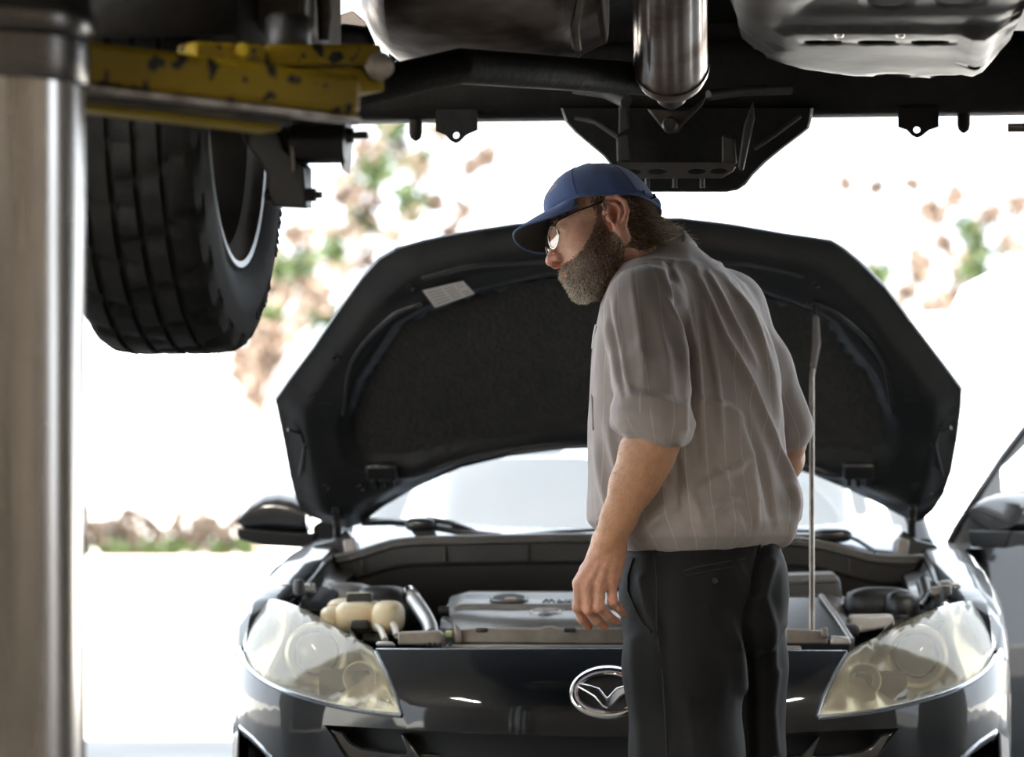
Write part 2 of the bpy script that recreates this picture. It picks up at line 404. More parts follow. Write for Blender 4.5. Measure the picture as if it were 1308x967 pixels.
# main arm: a box beam that leaves the post and runs right and away
A0, A1 = P(-60, 66, 4.02), P(436, 127, 4.42)
ax = (A1-A0).normalized(); ay = Vector((0, 0, 1)).cross(ax).normalized(); az = ax.cross(ay)
def arm_beam(a, b, h, w, bev=0.007, name='arm', m=m_yellow, par=lift, **k):
    R = Matrix((ax, ay, az)).transposed()
    L_ = (b-a).length
    return MB().box((a+b)/2, (L_, w, h), R).build(name, m, par, bevel=bev, seg=3, **k)
hh = 0.058
# the worn paint on the arm: yellow with black chips
def chipped(name, base, dark, sc=26, thr=0.70):
    m = mat(name, base, 0.5, bump=0.15, bscale=70, spec=.15)
    nt = m.node_tree; N = nt.nodes; L = nt.links; b = N['Principled BSDF']
    tc = N.new('ShaderNodeTexCoord'); n1 = N.new('ShaderNodeTexNoise'); n1.inputs['Scale'].default_value = sc; n1.inputs['Detail'].default_value = 4
    L.new(tc.outputs['Object'], n1.inputs[0])
    r1 = N.new('ShaderNodeValToRGB'); r1.color_ramp.elements[0].position = thr-.03; r1.color_ramp.elements[1].position = thr
    L.new(n1.outputs[0], r1.inputs[0])
    n2 = N.new('ShaderNodeTexNoise'); n2.inputs['Scale'].default_value = 7; n2.inputs['Detail'].default_value = 5; L.new(tc.outputs['Object'], n2.inputs[0])
    mx = N.new('ShaderNodeMix'); mx.data_type = 'RGBA'; mx.inputs[6].default_value = (*base, 1); mx.inputs[7].default_value = (base[0]*.62, base[1]*.6, base[2]*.6, 1)
    L.new(n2.outputs[0], mx.inputs[0])
    m2 = N.new('ShaderNodeMix'); m2.data_type = 'RGBA'; L.new(r1.outputs[0], m2.inputs[0]); L.new(mx.outputs[2], m2.inputs[6]); m2.inputs[7].default_value = (*dark, 1)
    L.new(m2.outputs[2], b.inputs['Base Color'])
    return m
m_chip = chipped('chipped_yellow_paint', (0.235, 0.16, 0.006), (0.012, 0.011, 0.010), 30, .615)
arm = arm_beam(A0, A1, hh, 0.10, 0.012, 'arm', m_chip)
# worn bare lower edge, slot and lower yellow lip of the arm
lo0, lo1 = A0-az*(hh/2+.004), A1-az*(hh/2+.004)
m_bare = mat('bare_arm_steel', (0.36, 0.32, 0.29), 0.4, 0.7, col2=(0.16, 0.13, 0.11), nscale=30)
arm_beam(lo0-ay*.035, lo1-ay*.035, .010, .026, .003, 'lower_edge', m_bare, arm)
arm_beam(lo0+ay*.01-az*.008, A0.lerp(A1, .84)-az*(hh/2+.012)+ay*.01, .012, .06, .002, 'slot_rail', m_iron, arm)
arm_beam(lo0+ay*.02-az*.017, A0.lerp(A1, .83)-az*(hh/2+.021)+ay*.02, .010, .05, .003, 'lower_lip', m_yellow, arm)
# telescoping extension on top with its clevis and end ring
E0, E1 = P(330, 83, 4.52), P(478, 82, 4.62)
ext = MB().boxab((0, 0, 0), (0, 0, 0))
ex = (E1-E0).normalized(); ey = Vector((0, 0, 1)).cross(ex).normalized(); ez = ex.cross(ey)
RE = Matrix((ex, ey, ez)).transposed()
ext = MB().box((E0+E1)/2+ez*.012, ((E1-E0).length, .06, .030), RE).build('arm_extension', m_chip, lift, bevel=.006, seg=3)
MB().box((E0+E1)/2-ez*.024+ex*.01+ey*.02, ((E1-E0).length*.97, .07, .036), RE).build('extension_slide', m_yellow, ext, bevel=.004)
MB().lathe([(.014, -.04), (.021, -.035), (.021, .035), (.014, .04)], 20, Matrix.Translation(E1+ex*.0+Vector((0, 0, -.006))) @ Matrix.Rotation(PI/2, 4, 'X') @ Matrix.Rotation(.3, 4, 'Y'), True).build('end_ring', m_bare, ext)
C0, C1 = P(238, 68, 4.42), P(328, 72, 4.5)
ex2 = (C1-C0).normalized(); RC = Matrix((ex2, Vector((0, 0, 1)).cross(ex2).normalized(), ex2.cross(Vector((0, 0, 1)).cross(ex2).normalized()))).transposed()
cle = MB().box((C0+C1)/2, ((C1-C0).length, .05, .030), RC).build('clevis', m_chip, lift, bevel=.006)
MB().lathe([(.001, -.035), (.010, -.033), (.012, -.028), (.012, .03)], 18, Matrix.Translation(P(312, 68, 4.47)) @ Matrix.Rotation(PI/2, 4, 'X') @ Matrix.Rotation(PI, 4, 'Y'), True).build('pivot_bolt', m_yellow, cle)
pd = P(368, 49, 4.58)
MB().lathe([(.0, .034), (.028, .034), (.033, .028), (.033, -.012), (.03, -.016), (0, -.016)], 28, Matrix.Translation(pd)).build('lift_pad', m_black_plastic, lift)

# ------------------------------------------------------------------ the lifted vehicle, seen from below
VF = Frame(0.19, 5.0, math.radians(6))
suv = empty('lifted_vehicle', (0, 0, 0), 'dark vehicle raised on the lift, seen from underneath', 'vehicle')
VF.place(suv)
V = VF.loc

def tyre(parent, u, v, z, R=.388, w=.232, rr=.243):
    n = 168; half = w/2
    # profile across the tyre: (offset, radius, is_rib)
    prof = [(-half*.72, rr-.006, 0), (-half*.86, rr+.006, 0), (-half*.90, rr+.014, 0), (-half*1.0, rr+.045, 0), (-half*1.04, rr+.075, 0), (-half*1.03, rr+.082, 0), (-half*1.01, R-.045, 0), (-half*.985, R-.034, 0), (-half*.97, R-.028, 2), (-half*.90, R-.012, 2), (-half*.80, R-.005, 1), (-half*.60, R-.001, 1)]
    for c, hw in ((-.52, .05), (-.17, .05), (.17, .05), (.52, .05)):
        prof += [(half*(c-hw), R, 1), (half*(c-hw*.6), R-.008, 0), (half*(c+hw*.6), R-.008, 0), (half*(c+hw), R, 1)]
    prof += [(half*.60, R-.001, 1), (half*.80, R-.005, 1), (half*.90, R-.012, 2), (half*.97, R-.028, 2), (half*.985, R-.034, 0), (half*1.01, R-.045, 0), (half*1.03, rr+.082, 0), (half*1.04, rr+.075, 0), (half*1.0, rr+.045, 0), (half*.90, rr+.014, 0), (half*.86, rr+.006, 0), (half*.72, rr-.006, 0)]
    rings = []
    for (x, r, rib) in prof:
        row = []
        for k in range(n):
            sh = int(round(abs(x)/half*5))+(3 if x > 0 else 0)
            r2 = r
            if rib == 1 and (k+sh) % 7 == 0: r2 = r-.010
            if rib == 2 and (k+sh) % 7 in (0, 1): r2 = r-.009
            a = 2*PI*k/n
            row.append(Vector((u+x, v+r2*math.cos(a), z+r2*math.sin(a))))
        rings.append(row)
    wh = MB().rings(rings, cap=False).build('tyre', m_rubber, parent, smooth=25)
    return wh
def raised_letters(parent, u, v, z, r):
    b = MB()
    for base, cnt in ((5.0, 5), (5.62, 6)):
        for i in range(cnt):
            a = base+i*.085
            for dr in ((-.012, .012),):
                for q in (0, 1):
                    a2 = a+q*.035
                    p = Vector((u, v+r*math.cos(a2), z+r*math.sin(a2)))
                    er = Vector((0, math.cos(a2), math.sin(a2))); et = Vector((0, -math.sin(a2), math.cos(a2)))
                    b.box(p, (.003, .004 if (i+q) % 3 else .009, .024 if (i+q) % 2 else .016), Matrix((Vector((1, 0, 0)), et, er)).transposed())
    o = b.build('sidewall_marks', m_rubber, parent, smooth=0); o['kind'] = 'stuff'
m_rim = mat('brushed_rim', (0.36, 0.36, 0.36), 0.35, 0.9, col2=(0.24, 0.23, 0.22), nscale=12)
m_rim_dark = mat('dark_rim_barrel', (0.028, 0.024, 0.020), 0.6, 0.2, col2=(0.016, 0.014, 0.012), nscale=10)  # barrel and spokes much darker and browner than the lip
def wheel(u, v, z, side):
    """side +1: the inner face looks towards +x"""
    t = tyre(suv, u, v, z)
    M = Matrix.Translation((u, v, z)) @ Matrix.Rotation(side*PI/2, 4, 'Y')
    rr = .243; hw = .10
    MB().lathe([(rr-.002, hw-.012), (rr+.008, hw+.002), (rr+.004, hw+.008), (rr-.006, hw+.006), (rr-.010, hw-.006), (rr-.022, hw-.014), (rr-.030, hw-.020)], 72, M).build('rim_lip', m_rim, t)
    MB().lathe([(rr-.030, hw-.020), (rr-.034, .03), (rr-.040, -.04), (rr-.03, -hw), (rr-.003, -hw-.005), (rr-.003, hw-.012)], 72, M).build('rim_barrel', m_rim_dark, t)
    MB().lathe([(0.04, -.03), (.15, -.03), (.155, -.02), (.155, -.01), (.15, 0), (.04, 0)], 48, M, True).build('brake_disc', m_iron, t)
    for k in range(5):
        a = 2*PI*k/5+.3
        p0 = M @ Vector((.04*math.cos(a), .04*math.sin(a), -.07)); p1 = M @ Vector((.208*math.cos(a), .208*math.sin(a), -.085))
        MB().tube([p0, p1], [.03, .022], 8).build('spoke', m_rim_dark, t)
    MB().lathe([(.0, .03), (.05, .03), (.06, .01), (.06, -.08), (0, -.09)], 24, M).build('hub', m_iron, t)
    raised_letters(t, u+side*.1195, v, z, .331)
    return t
wz = 1.1+(HY-140)/800
wheel(-.742, 0.0, wz, 1); wheel(.775, 0.0, wz, -1)

DV = 0.26
def V2(x, y, v): return V(x, y, v+DV)
# cross beam with its tabs and pegs
zb0 = V2(870, 152, 1.30).z; zb1 = V2(870, 88, 1.30).z
xs = [V2(437, 150, 1.3).x, V2(490, 150, 1.3).x, V2(520, 150, 1.3).x, .9]
rows = []
for x, top in ((xs[0], zb1-.035), (xs[1], zb1-.02), (xs[2], zb1+.05), (.30, zb1+.06), (.95, zb1+.06)):
    cz = (zb0+top)/2; h = (top-zb0)/2
    rows.append([Vector((x, 1.30+DV+.075*math.copysign(abs(math.cos(a))**.6, math.cos(a)), cz+h*math.copysign(abs(math.sin(a))**.6, math.sin(a)))) for a in [2*PI*k/20 for k in range(20)]])
MB().rings(rows).build('cross_beam', m_dark_under, suv)
def tab(pxs, v, name='bracket_tab', hole=None, thick=.012):
    pts = [(V2(x, y, v).x, V2(x, y, v).z) for x, y in pxs]
    hl = []
    if hole:
        c = V2(hole[0], hole[1], v); r = hole[2]/635
        hl = [[(c.x+r*math.cos(2*PI*k/14), c.z+r*math.sin(2*PI*k/14)) for k in range(14)]]
    v2, f2 = panel2d(pts, .1, hl)
    return MB().add([(p.x, v+DV, p.y) for p in v2], f2).build(name, m_dark_under, suv, smooth=0, solid=thick)
tab([(557, 140), (610, 140), (610, 166), (596, 172), (587, 181), (582, 183), (576, 180), (570, 173), (557, 168)], 1.24, hole=(583, 173, 4.5))
tab([(1147, 138), (1199, 138), (1199, 162), (1187, 166), (1177, 174), (1171, 176), (1165, 173), (1158, 166), (1147, 162)], 1.24, hole=(1171, 166, 4.5))
for x, y in ((531, 178), (1231, 168)):
    MB().tube([V2(x, 140, 1.28), V2(x, y-8, 1.28), V2(x, y-2, 1.28), V2(x, y+2, 1.28)], [.0135, .0135, .011, .003], 14).build('peg', m_dark_under, suv)
bt = V2(1300, 163, 1.2)
bb = MB().tube([bt+Vector((-.02, 0, 0)), bt+Vector((.06, 0, 0))], .009, 10).build('tie_bolt', m_iron, suv)
MB().tube([bt+Vector((.012, 0, 0)), bt+Vector((.03, 0, 0))], .016, 6).build('nut', m_iron, bb)

# central housing (axle casing with skid frame)
pts = [(716, 138), (720, 150), (722, 156), (735, 170), (752, 184), (770, 199), (786, 218), (800, 234), (812, 242), (828, 245.5), (928, 245.5), (942, 243), (953, 236), (962, 224), (978, 208), (1000, 190), (1024, 172), (1034, 164), (1037, 153), (1039, 138)]
rows = []
for v, ins in ((1.18, 4), (1.19, 1), (1.21, 0), (1.44, 0), (1.5, 6)):
    cx, cy = 870, 150
    rows.append([V2(cx+(x-cx)*(1-ins/190), cy+(y-cy)*(1-ins/110), v) if True else None for x, y in pts])
hs = MB().rings(rows, True).build('axle_housing', m_dark_under, suv, smooth=30)
m_dust = mat('dusty_black_metal', (0.016, 0.014, 0.012), 0.6, 0.1, col2=(0.032, 0.026, 0.021), nscale=16, bump=0.2, bscale=60)
# bolted skid frame in front of the housing: side plates, slotted bar, uprights
def plate(pxs, v, name, thick=.02, m=m_dust, par=None):
    return MB().prism([V2(x, y, v) for x, y in pxs], (0, thick, 0)).build(name, m, par or suv, bevel=.004)
outl = [(V2(x, y, 1.08).x, V2(x, y, 1.08).z) for x, y in ((788, 206), (800, 208), (935, 208), (940, 213), (936, 219), (922, 227), (800, 228), (790, 220))]
hl = []
for cx in (808, 840, 890, 918):
    hl.append([(V2(cx+12*math.cos(a), 0, 1.08).x, V2(870, 219+4*math.sin(a), 1.08).z) for a in [2*PI*k/14 for k in range(14)]])
v2, f2 = panel2d(outl, .06, hl)
MB().add([(p.x, 1.08+DV, p.y) for p in v2], f2).build('slotted_bar', m_dust, hs, smooth=0, solid=.014)
plate([(787, 176), (803, 170), (806, 206), (788, 208)], 1.09, 'side_plate', .03, par=hs)
plate([(922, 172), (938, 176), (941, 208), (922, 208)], 1.09, 'side_plate', .03, par=hs)
plate([(950, 160), (962, 128), (964, 150), (949, 218), (942, 214)], 1.07, 'upright', .02, par=hs)
plate([(790, 120), (802, 112), (804, 165), (790, 172)], 1.10, 'upright', .03, par=hs)
for x in (827, 862, 897):
    MB().tube([V2(x, 228, 1.1), V2(x, 240, 1.1)], .005, 8).build('stud', m_dust, hs)
MB().tube([V2(735, 150, 1.14), V2(760, 155, 1.13), V2(790, 175, 1.12)], .006, 8).build('brake_line', m_dust, hs)
MB().tube([V2(963, 190, 1.12), V2(990, 172, 1.12), V2(1022, 148, 1.14)], .005, 8).build('brake_line', m_dust, hs)
MB().tube([V2(905, 122, 1.0), V2(950, 116, 1.05), V2(1010, 114, 1.1)], .011, 10).build('control_rod', m_dust, hs)
MB().tube([V2(735, 112, 1.1), V2(775, 118, 1.05), V2(800, 130, 1.0)], .014, 10).build('control_rod', m_dust, hs)
# pinion flange below the converter
fl = MB()
fl.prism([V2(x, y, .98) for x, y in ((826, 138), (880, 142), (902, 122), (896, 134), (872, 158), (864, 168), (850, 168), (840, 156))], (0, .03, 0))
flo = fl.build('pinion_flange', m_iron, hs, bevel=.004)
MB().lathe([(0, -.02), (.012, -.02), (.016, -.014), (.016, .01)], 16, Matrix.Translation(V2(856, 160, .97)) @ Matrix.Rotation(PI/2, 4, 'X') @ Matrix.Rotation(PI, 4, 'X')).build('flange_bolt', m_iron, hs)

# fluted catalytic converter hanging towards the camera
a0 = VF.local(P(857, 86, 5.75)); a1 = VF.local(P(853, -150, 5.2))
axv = (a1-a0).normalized(); q = axv.to_track_quat('Z', 'Y').to_matrix().to_4x4()
Mx = Matrix.Translation(a0) @ q; LL = (a1-a0).length
def flute(t, i):
    if 5 <= i <= 8: return 1-.035*(.5+.5*math.cos(2*PI*t*14))**2
    return 1
m_cat = mat('heat_stained_steel', (0.40, 0.36, 0.335), 0.30, 0.9, col2=(0.19, 0.145, 0.12), nscale=9, stretch=(1, 1, 1), bump=0.06, bscale=30, rough2=0.5)
cat_ = MB().lathe([(.03, -.055), (.04, -.05), (.058, -.026), (.066, -.016), (.0685, 0), (.0685, .06), (.0675, .08), (.0675, LL*.6), (.0665, LL), (.05, LL+.05)], 112, Mx, mod=flute).build('catalytic_converter', m_cat, suv, smooth=50)
MB().lathe([(.0675, .006), (.0715, .006), (.0715, .016), (.0675, .016)], 64, Mx).build('clamp_band', m_cat, cat_)
MB().lathe([(.03, -.05), (.03, -.10), (.02, -.12)], 24, Mx).build('outlet_pipe', m_iron, cat_)

# muffler: flattened drum lying across the vehicle
zl = V(620, 95, .58).z
rows = []; nn = 40
xl, xr = V(460, 0, .58).x, V(768, 0, .58).x
for t in (0, .012, .03, .08, .16, .3, .5, .7, .82, .86, .875, .89, .93, .965, .985, 1):
    x = xl+(xr-xl)*t
    e = (1-abs(2*t-1)**3.2)**.5 if 0 < t < 1 else .05
    if t > .86: e = max(e, .72-1.2*(t-.9))
    rz = .145*e*(1.03 if abs(t-.875) < .013 else 1); ry = .24*min(1, e*1.1)
    rows.append([Vector((x, .62+ry*math.copysign(abs(math.cos(a))**.8, math.cos(a)), zl+.150+rz*math.copysign(abs(math.sin(a))**.75, math.sin(a)))) for a in [2*PI*k/nn for k in range(nn)]])
m_muf = mat('grimy_muffler_steel', (0.24, 0.21, 0.195), 0.42, 0.75, col2=(0.09, 0.07, 0.058), nscale=5, stretch=(1, 3, 3), bump=0.08, bscale=25, rough2=0.6)
muf = MB().rings(rows).build('muffler', m_muf, suv, smooth=60)
pe = [V(742, -40, .35), V(740, 0, .38), V(733, 30, .40), V(736, 62, .42)]
MB().tube(spline([p+Vector((0, .02, 0)) for p in pe], .02), .008, 8).build('seam_fold', m_muf, muf)
MB().tube([V(380, -60, .3), V(600, -50, .3), V(800, -45, .3)], .05, 16).build('tail_pipe', m_dark_under, muf)
# bright bracket and hanger left of the muffler
MB().prism([V(x, y, .9) for x, y in ((424, 22), (450, 13), (470, 30), (460, 44), (446, 40), (424, 32))], (0, .02, 0)).build('hanger_plate', mat('pale_primer', (.55, .47, .42), .6, col2=(.42, .34, .3), nscale=30), suv, bevel=.003)
MB().tube([V(418, 55, .35), V(440, 45, .35), V(462, 50, .36), V(472, 62, .36)], [.012, .02, .024, .014], 10).build('hanger_rubber', m_black_plastic, suv)

# stamped skid plate on the right (underside faces the camera)
zp = V(1150, 104, .78).z
def plane_pt(px, py, z):
    k = (HY-py)/F; d = (z-CH)/k
    return VF.local(P(px, py, d))
def sk(px, py): p = plane_pt(px, py, zp); return (p.x, p.y)
# the outline in plan, slots cut out
so = [(928, -60), (929, 0), (933, 42), (944, 70), (966, 84), (1000, 93), (1060, 101), (1130, 104), (1200, 104.5), (1256, 101), (1276, 92), (1292, 74), (1300, 52), (1322, 30), (1380, 0), (1390, -60)]
so2 = [sk(*p) for p in so]
so2 = [(p.x, p.y) for p in resample([Vector((x, y, 0)) for x, y in so2], .04)]
def ell(cx, cy, rx, ry, n=18): return [sk(cx+rx*math.copysign(abs(math.cos(2*PI*k/n))**.7, math.cos(2*PI*k/n)), cy+ry*math.copysign(abs(math.sin(2*PI*k/n))**.7, math.sin(2*PI*k/n))) for k in range(n)]
sh = [ell(1051, 53, 25, 3), ell(1120, 53, 25, 3), ell(1188, 53, 25, 3), ell(1140, 97, 24, 3.5), ell(1212, 98, 25, 3), ell(1133, 16, 27, 8), ell(1222, 14, 30, 9), ell(1244, 79, 8, 2.2)]
v2, f2 = panel2d(so2, .022, sh)
vs = []
lip = [Vector((x, y, 0)) for x, y in so2]
la = np.array(so2)
for p in v2:
    dd = math.sqrt(float(np.min((la[:, 0]-p.x)**2+(la[:, 1]-p.y)**2)))
    z = zp
    if p.y > -.45 or p.x < sk(990, 40)[0]: z += .05*max(0, 1-dd/.07)**2                 # rolled rim
    # pressed steps across the plate
    w = VF.world((p.x, p.y, zp)); py = HY-(zp-CH)/w.y*F; px = CX+w.x/w.y*F
    edge = 41 if px > 1003 else (41+22*min(1, (1003-px)/10) if px > 985 else 70)
    z += .010 if py < edge else 0
    z += .012*(1/(1+math.exp((py-26)/1.5))) if 1030 < px else 0
    if 1230 < px < 1290 and 40 < py < 95: z -= .012*math.exp(-((px-1250)/18)**2)
    vs.append((p.x, p.y, z))
m_skid = mat('scuffed_skid_plate', (0.105, 0.097, 0.092), 0.45, 0.6, col2=(0.055, 0.044, 0.037), nscale=7, bump=0.10, bscale=14, rough2=0.5)
skp = MB().add(vs, f2).build('skid_plate', m_skid, suv, smooth=50, solid=.003)
for px in (1072, 1150):
    MB().lathe([(0, -.006), (.006, -.005), (.008, 0)], 10, Matrix.Translation(plane_pt(px, 44, zp-.001))).build('rivet', m_chrome, skp)
MB().boxab((sk(945, 20)[0], -.9, zp+.05), (1.0, .55, zp+.20)).build('fuel_tank', m_black_plastic, suv, bevel=.05, seg=4)

# floor pan, frame rails and body shell
zf = V(870, 40, 1.3).z
MB().boxab((-.40, -2.4, zf+.06), (.90, 1.64, zf+.14)).build('floor_pan', m_dark_under, suv)
MB().boxab((-.26, .2, zf-.0), (.06, 1.26, zf+.07)).build('floor_pan', m_dark_under, suv)
MB().boxab((V(498, 0, 1.64).x, 1.62, zb1-.02), (.95, 1.66, 2.45)).build('rear_panel', m_dark_under, suv)
fr = V(322, 0, -.25); fr2 = V(418, 0, -.25)
m_rail = mat('brown_grimy_rail', (0.085, 0.07, 0.058), 0.6, 0.2, col2=(0.05, 0.042, 0.036), nscale=12, bump=.2, bscale=50)
zr = V(370, 42, -.25).z
MB().boxab((fr.x, -.30, zr), (fr2.x-.025, .05, zr+.5)).build('frame_rail', m_rail, suv, bevel=.01)
MB().tube([V(413, -20, -.22), V(415, 20, -.22), V(414, 52, -.22)], [.012, .012, .009], 10).build('brake_hose', m_iron, suv)
MB().boxab((-.9, -2.4, 2.2), (.9, -.46, 2.7)).build('body_side', m_black_paint, suv, bevel=.08, seg=4)
MB().boxab((-.9, -2.4, 2.42), (.9, 1.85, 3.3)).build('body_shell', m_black_paint, suv, bevel=.15, seg=4)
# wheel well liner and axle tube
MB().tube([(-.62, 0, wz), (-.3, .2, wz+.1), (0, .9, wz+.16)], .03, 14).build('drive_axle', m_dark_under, suv)
b = MB(); b.grid([[Vector((x, .47*math.cos(a), wz+.06+.47*math.sin(a))) for a in [PI*k/20 for k in range(21)]] for x in (-.9, -.55)])
b.build('wheel_liner', m_dark_under, suv, solid=.004)
b = MB(); b.add([Vector((-.55, .47*math.cos(a), wz+.06+.47*math.sin(a))) for a in [PI*k/20 for k in range(21)]], [tuple(range(21))]); b.build('wheel_liner', m_dark_under, suv, solid=.004)

# lower suspension link left of centre: bushing, bracket, bolts
m_link = mat('black_link_paint', (0.012, 0.011, 0.011), 0.38, 0.2, bump=.1, bscale=60)
lk = MB().prism([V(x, y, -.15) for x, y in ((305, 158), (352, 158), (362, 190), (388, 213), (392, 266), (350, 264), (341, 248), (343, 228), (332, 206), (312, 182))], (0, .02, 0)).build('suspension_link', m_link, suv, bevel=.003)
MB().prism([V(x, y, -.12) for x, y in ((352, 160), (366, 168), (374, 190), (392, 212), (392, 264), (386, 262), (384, 216), (362, 194))], (0, .05, 0)).build('link_flange', m_link, lk, bevel=.003)
bs = MB().lathe([(.02, -.045), (.030, -.042), (.031, -.03), (.031, .03), (.030, .042), (.02, .045)], 28, Matrix.Translation(V(408, 184, -.13)) @ Matrix.Rotation(PI/2, 4, 'Y'), True).build('bushing', m_link, lk)
MB().prism([V(x, y, -.11) for x, y in ((352, 138), (438, 138), (438, 182), (372, 184), (352, 170))], (0, .06, 0)).build('link_mount', m_link, lk, bevel=.004)
MB().tube([V(372, 173, -.13), V(470, 173, -.13)], .006, 10).build('through_bolt', m_link, lk)
MB().tube([V(438, 173, -.13), V(452, 173, -.13)], .013, 6).build('nut', m_link, lk)
MB().prism([V(x, y, -.14) for x, y in ((434, 150), (441, 148), (441, 200), (438, 218), (435, 210))], (0, .07, 0)).build('flange_disc', m_link, lk, bevel=.002)
MB().prism([V(x, y, -.16) for x, y in ((371, 186), (375, 184), (376, 218), (372, 220))], (0, .05, 0)).build('flange_disc', m_steel_dirty, lk, bevel=.002)
MB().tube([V(338, 249, -.14), V(412, 249, -.14)], .006, 10).build('through_bolt', m_link, lk)
MB().tube([V(390, 249, -.14), V(404, 249, -.14)], .012, 6).build('nut', m_link, lk)
MB().tube([V(340, 249, -.14), V(347, 249, -.14)], .012, 6).build('nut', m_link, lk)
# ------------------------------------------------------------------ the black hatchback with its hood up
KF = Frame(0.195, 6.40, math.radians(4.0))
car = empty('hatchback_car', (0, 0, 0), 'black hatchback car with its hood propped open', 'car')
KF.place(car)
K = KF.loc
def Ks(pts, v): return [K(x, y, v) for x, y in pts]

# front surface of the body: plan curve (superellipse) that leans back with height
NB, LB = 2.6, 0.78
def Wz(z): return 0.876-max(0, z-.72)**2*2.2
def Gz(z): return .085*(max(0, z-.62)/.126)**1.7+max(0, .56-z)**1.5*.25
def Vs(u, z):
    k = min(1, abs(u)/Wz(z))
    return Gz(z)+LB*(1-(max(0, 1-k**NB))**(1/NB))
def hit(px, py):
    """where the line of sight through a photograph position meets the front surface"""
    lo, hi = -.1, 1.5
    for _ in range(50):
        m = (lo+hi)/2; p = K(px, py, m)
        if abs(p.x) < Wz(p.z) and m > Vs(p.x, p.z): hi = m
        else: lo = m
    p = K(px, py, (lo+hi)/2)
    return p
def to2(p):                       # surface parameter: signed angle, height
    k = min(1, abs(p.x)/Wz(p.z))
    return (math.copysign(math.asin(min(1, k**(NB/2))), p.x), p.z)
def from2(a, z, off=0.0):
    s = math.sin(abs(a)); c = max(0, math.cos(a))
    u = math.copysign(Wz(z)*s**(2/NB), a); v = Gz(z)+LB*(1-c**(2/NB))
    return Vector((u, v+off, z))
def mirror2(poly): return [(-a, z) for a, z in reversed(poly)]

m_body = m_black_paint
# headlamp outline (left one in the photograph), mapped on to the surface
HL = [(512, 912), (470, 907), (430, 900), (392, 890), (358, 878), (334, 864), (320, 850), (313, 832), (311, 812), (315, 792), (325, 775), (340, 766), (362, 768), (392, 780), (425, 798), (455, 816), (478, 830), (490, 856), (502, 884)]
hl2 = [to2(hit(x, y)) for x, y in HL]
hl2 = [(p.x, p.y) for p in spline([Vector((a, z, 0)) for a, z in hl2[1:]], .03)]+[hl2[0]]
# bumper skin
zt = lambda a: K(776, 826, .17).z-.012*abs(a)
top = [(a, zt(a)) for a in np.linspace(0, to2(hit(480, 831))[0], 14)]
low = hl2[::-1]                         # from tip... ordered below
tip = to2(hit(512, 912))
edge_in = [to2(hit(x, y)) for x, y in ((480, 831), (493, 858), (505, 886))]
edge_low = [to2(hit(x, y)) for x, y in ((513, 914), (470, 909), (430, 902), (392, 892), (357, 880), (332, 866), (317, 851), (310, 834))]
aend = -1.45
sidep = [(-1.22, edge_low[-1][1]+.012), (aend, .735), (aend, .62), (aend, .40), (aend, .22)]
bot = [(a, .22) for a in np.linspace(aend, 0, 18)][1:]
half = [(float(a), float(z)) for a, z in top]+edge_in[1:]+edge_low+sidep+[(float(a), z) for a, z in bot]
full = half+[(-a, z) for a, z in half[-2:0:-1]]
full = [(p.x, p.y) for p in resample([Vector((a, z, 0)) for a, z in full], .03)]
# openings: wide grille and the two lamp pockets
gr = [to2(hit(x, y)) for x, y in ((776, 941), (690, 940), (600, 936.5), (520, 932), (450, 928), (414, 926), (424, 940), (440, 966))]
gr = gr+[(gr[-1][0]+.06, .44), (gr[-1][0]+.14, .36), (-.2, .33), (0, .33)]
gfull = gr+[(-a, z) for a, z in gr[-2:0:-1]]
gfull = [(p.x, p.y) for p in resample([Vector((a, z, 0)) for a, z in gfull], .03)]
fg = [to2(hit(x, y)) for x, y in ((297, 920), (306, 926), (322, 940), (338, 956), (352, 972))]
fg = fg+[(fg[-1][0], .42), (fg[0][0]-.01, .42)]
v2, f2 = panel2d(full, .034, [gfull, fg, mirror2(fg)])
bumper = MB().add([from2(p.x, p.y) for p in v2], f2).build('bumper', m_body, car, smooth=60)
# top lip of the bumper: rolled edge, with sky glint put into its colour
lipp = [from2(a, zt(a))+Vector((0, .004, .001)) for a in np.linspace(top[-1][0], -top[-1][0], 50)]
m_lip = mat('sky_glint_paint', (0.22, 0.24, 0.27), 0.25, .5, coat=1.0)
MB().grid([[p+Vector((0, -.006, -.004)) for p in lipp], [p+Vector((0, 0, .001)) for p in lipp], [p+Vector((0, .03, -.001)) for p in lipp], [p+Vector((0, .034, -.02)) for p in lipp]]).build('bumper_lip', m_lip, bumper, smooth=60)

# grille: dark mesh back, frame, wings and fins
m_void = mat('black_void_plastic', (0.006, 0.006, 0.006), 0.7)
v2, f2 = panel2d(gfull, .05)
MB().add([from2(p.x*1.03, p.y)+Vector((0, .10, .0)) for p in v2], f2).build('grille_back', m_void, bumper, smooth=180)
loop = [from2(a, z) for a, z in gfull]; n = len(loop)
MB().rings([[p for p in loop], [p+Vector((0, .11, 0)) for p in loop]], cap=False).build('grille_throat', m_void, bumper)
m_gloss = mat('gloss_black_trim', (0.015, 0.015, 0.016), 0.22, coat=1.0)
for sgn in (-1, 1):
    def S(p): return Vector((p.x*(-sgn), p.y, p.z))     # left shapes as photographed, mirrored for the other side
    wing = [K(x, y, .13) for x, y in ((420, 931), (438, 934), (448, 948), (462, 955), (500, 960), (560, 962), (640, 964), (640, 1000), (470, 1000), (444, 975))]
    MB().prism([S(p) for p in wing], (0, .03, 0)).build('grille_wing', m_gloss, bumper, bevel=.006, seg=3)
    fin = [K(x, y, .10) for x, y in ((511, 938), (516, 938), (534, 962), (552, 990), (530, 990), (520, 960))]
    MB().prism([S(p) for p in fin], (0, .05, 0)).build('grille_fin', m_gloss, bumper, bevel=.004, seg=3)
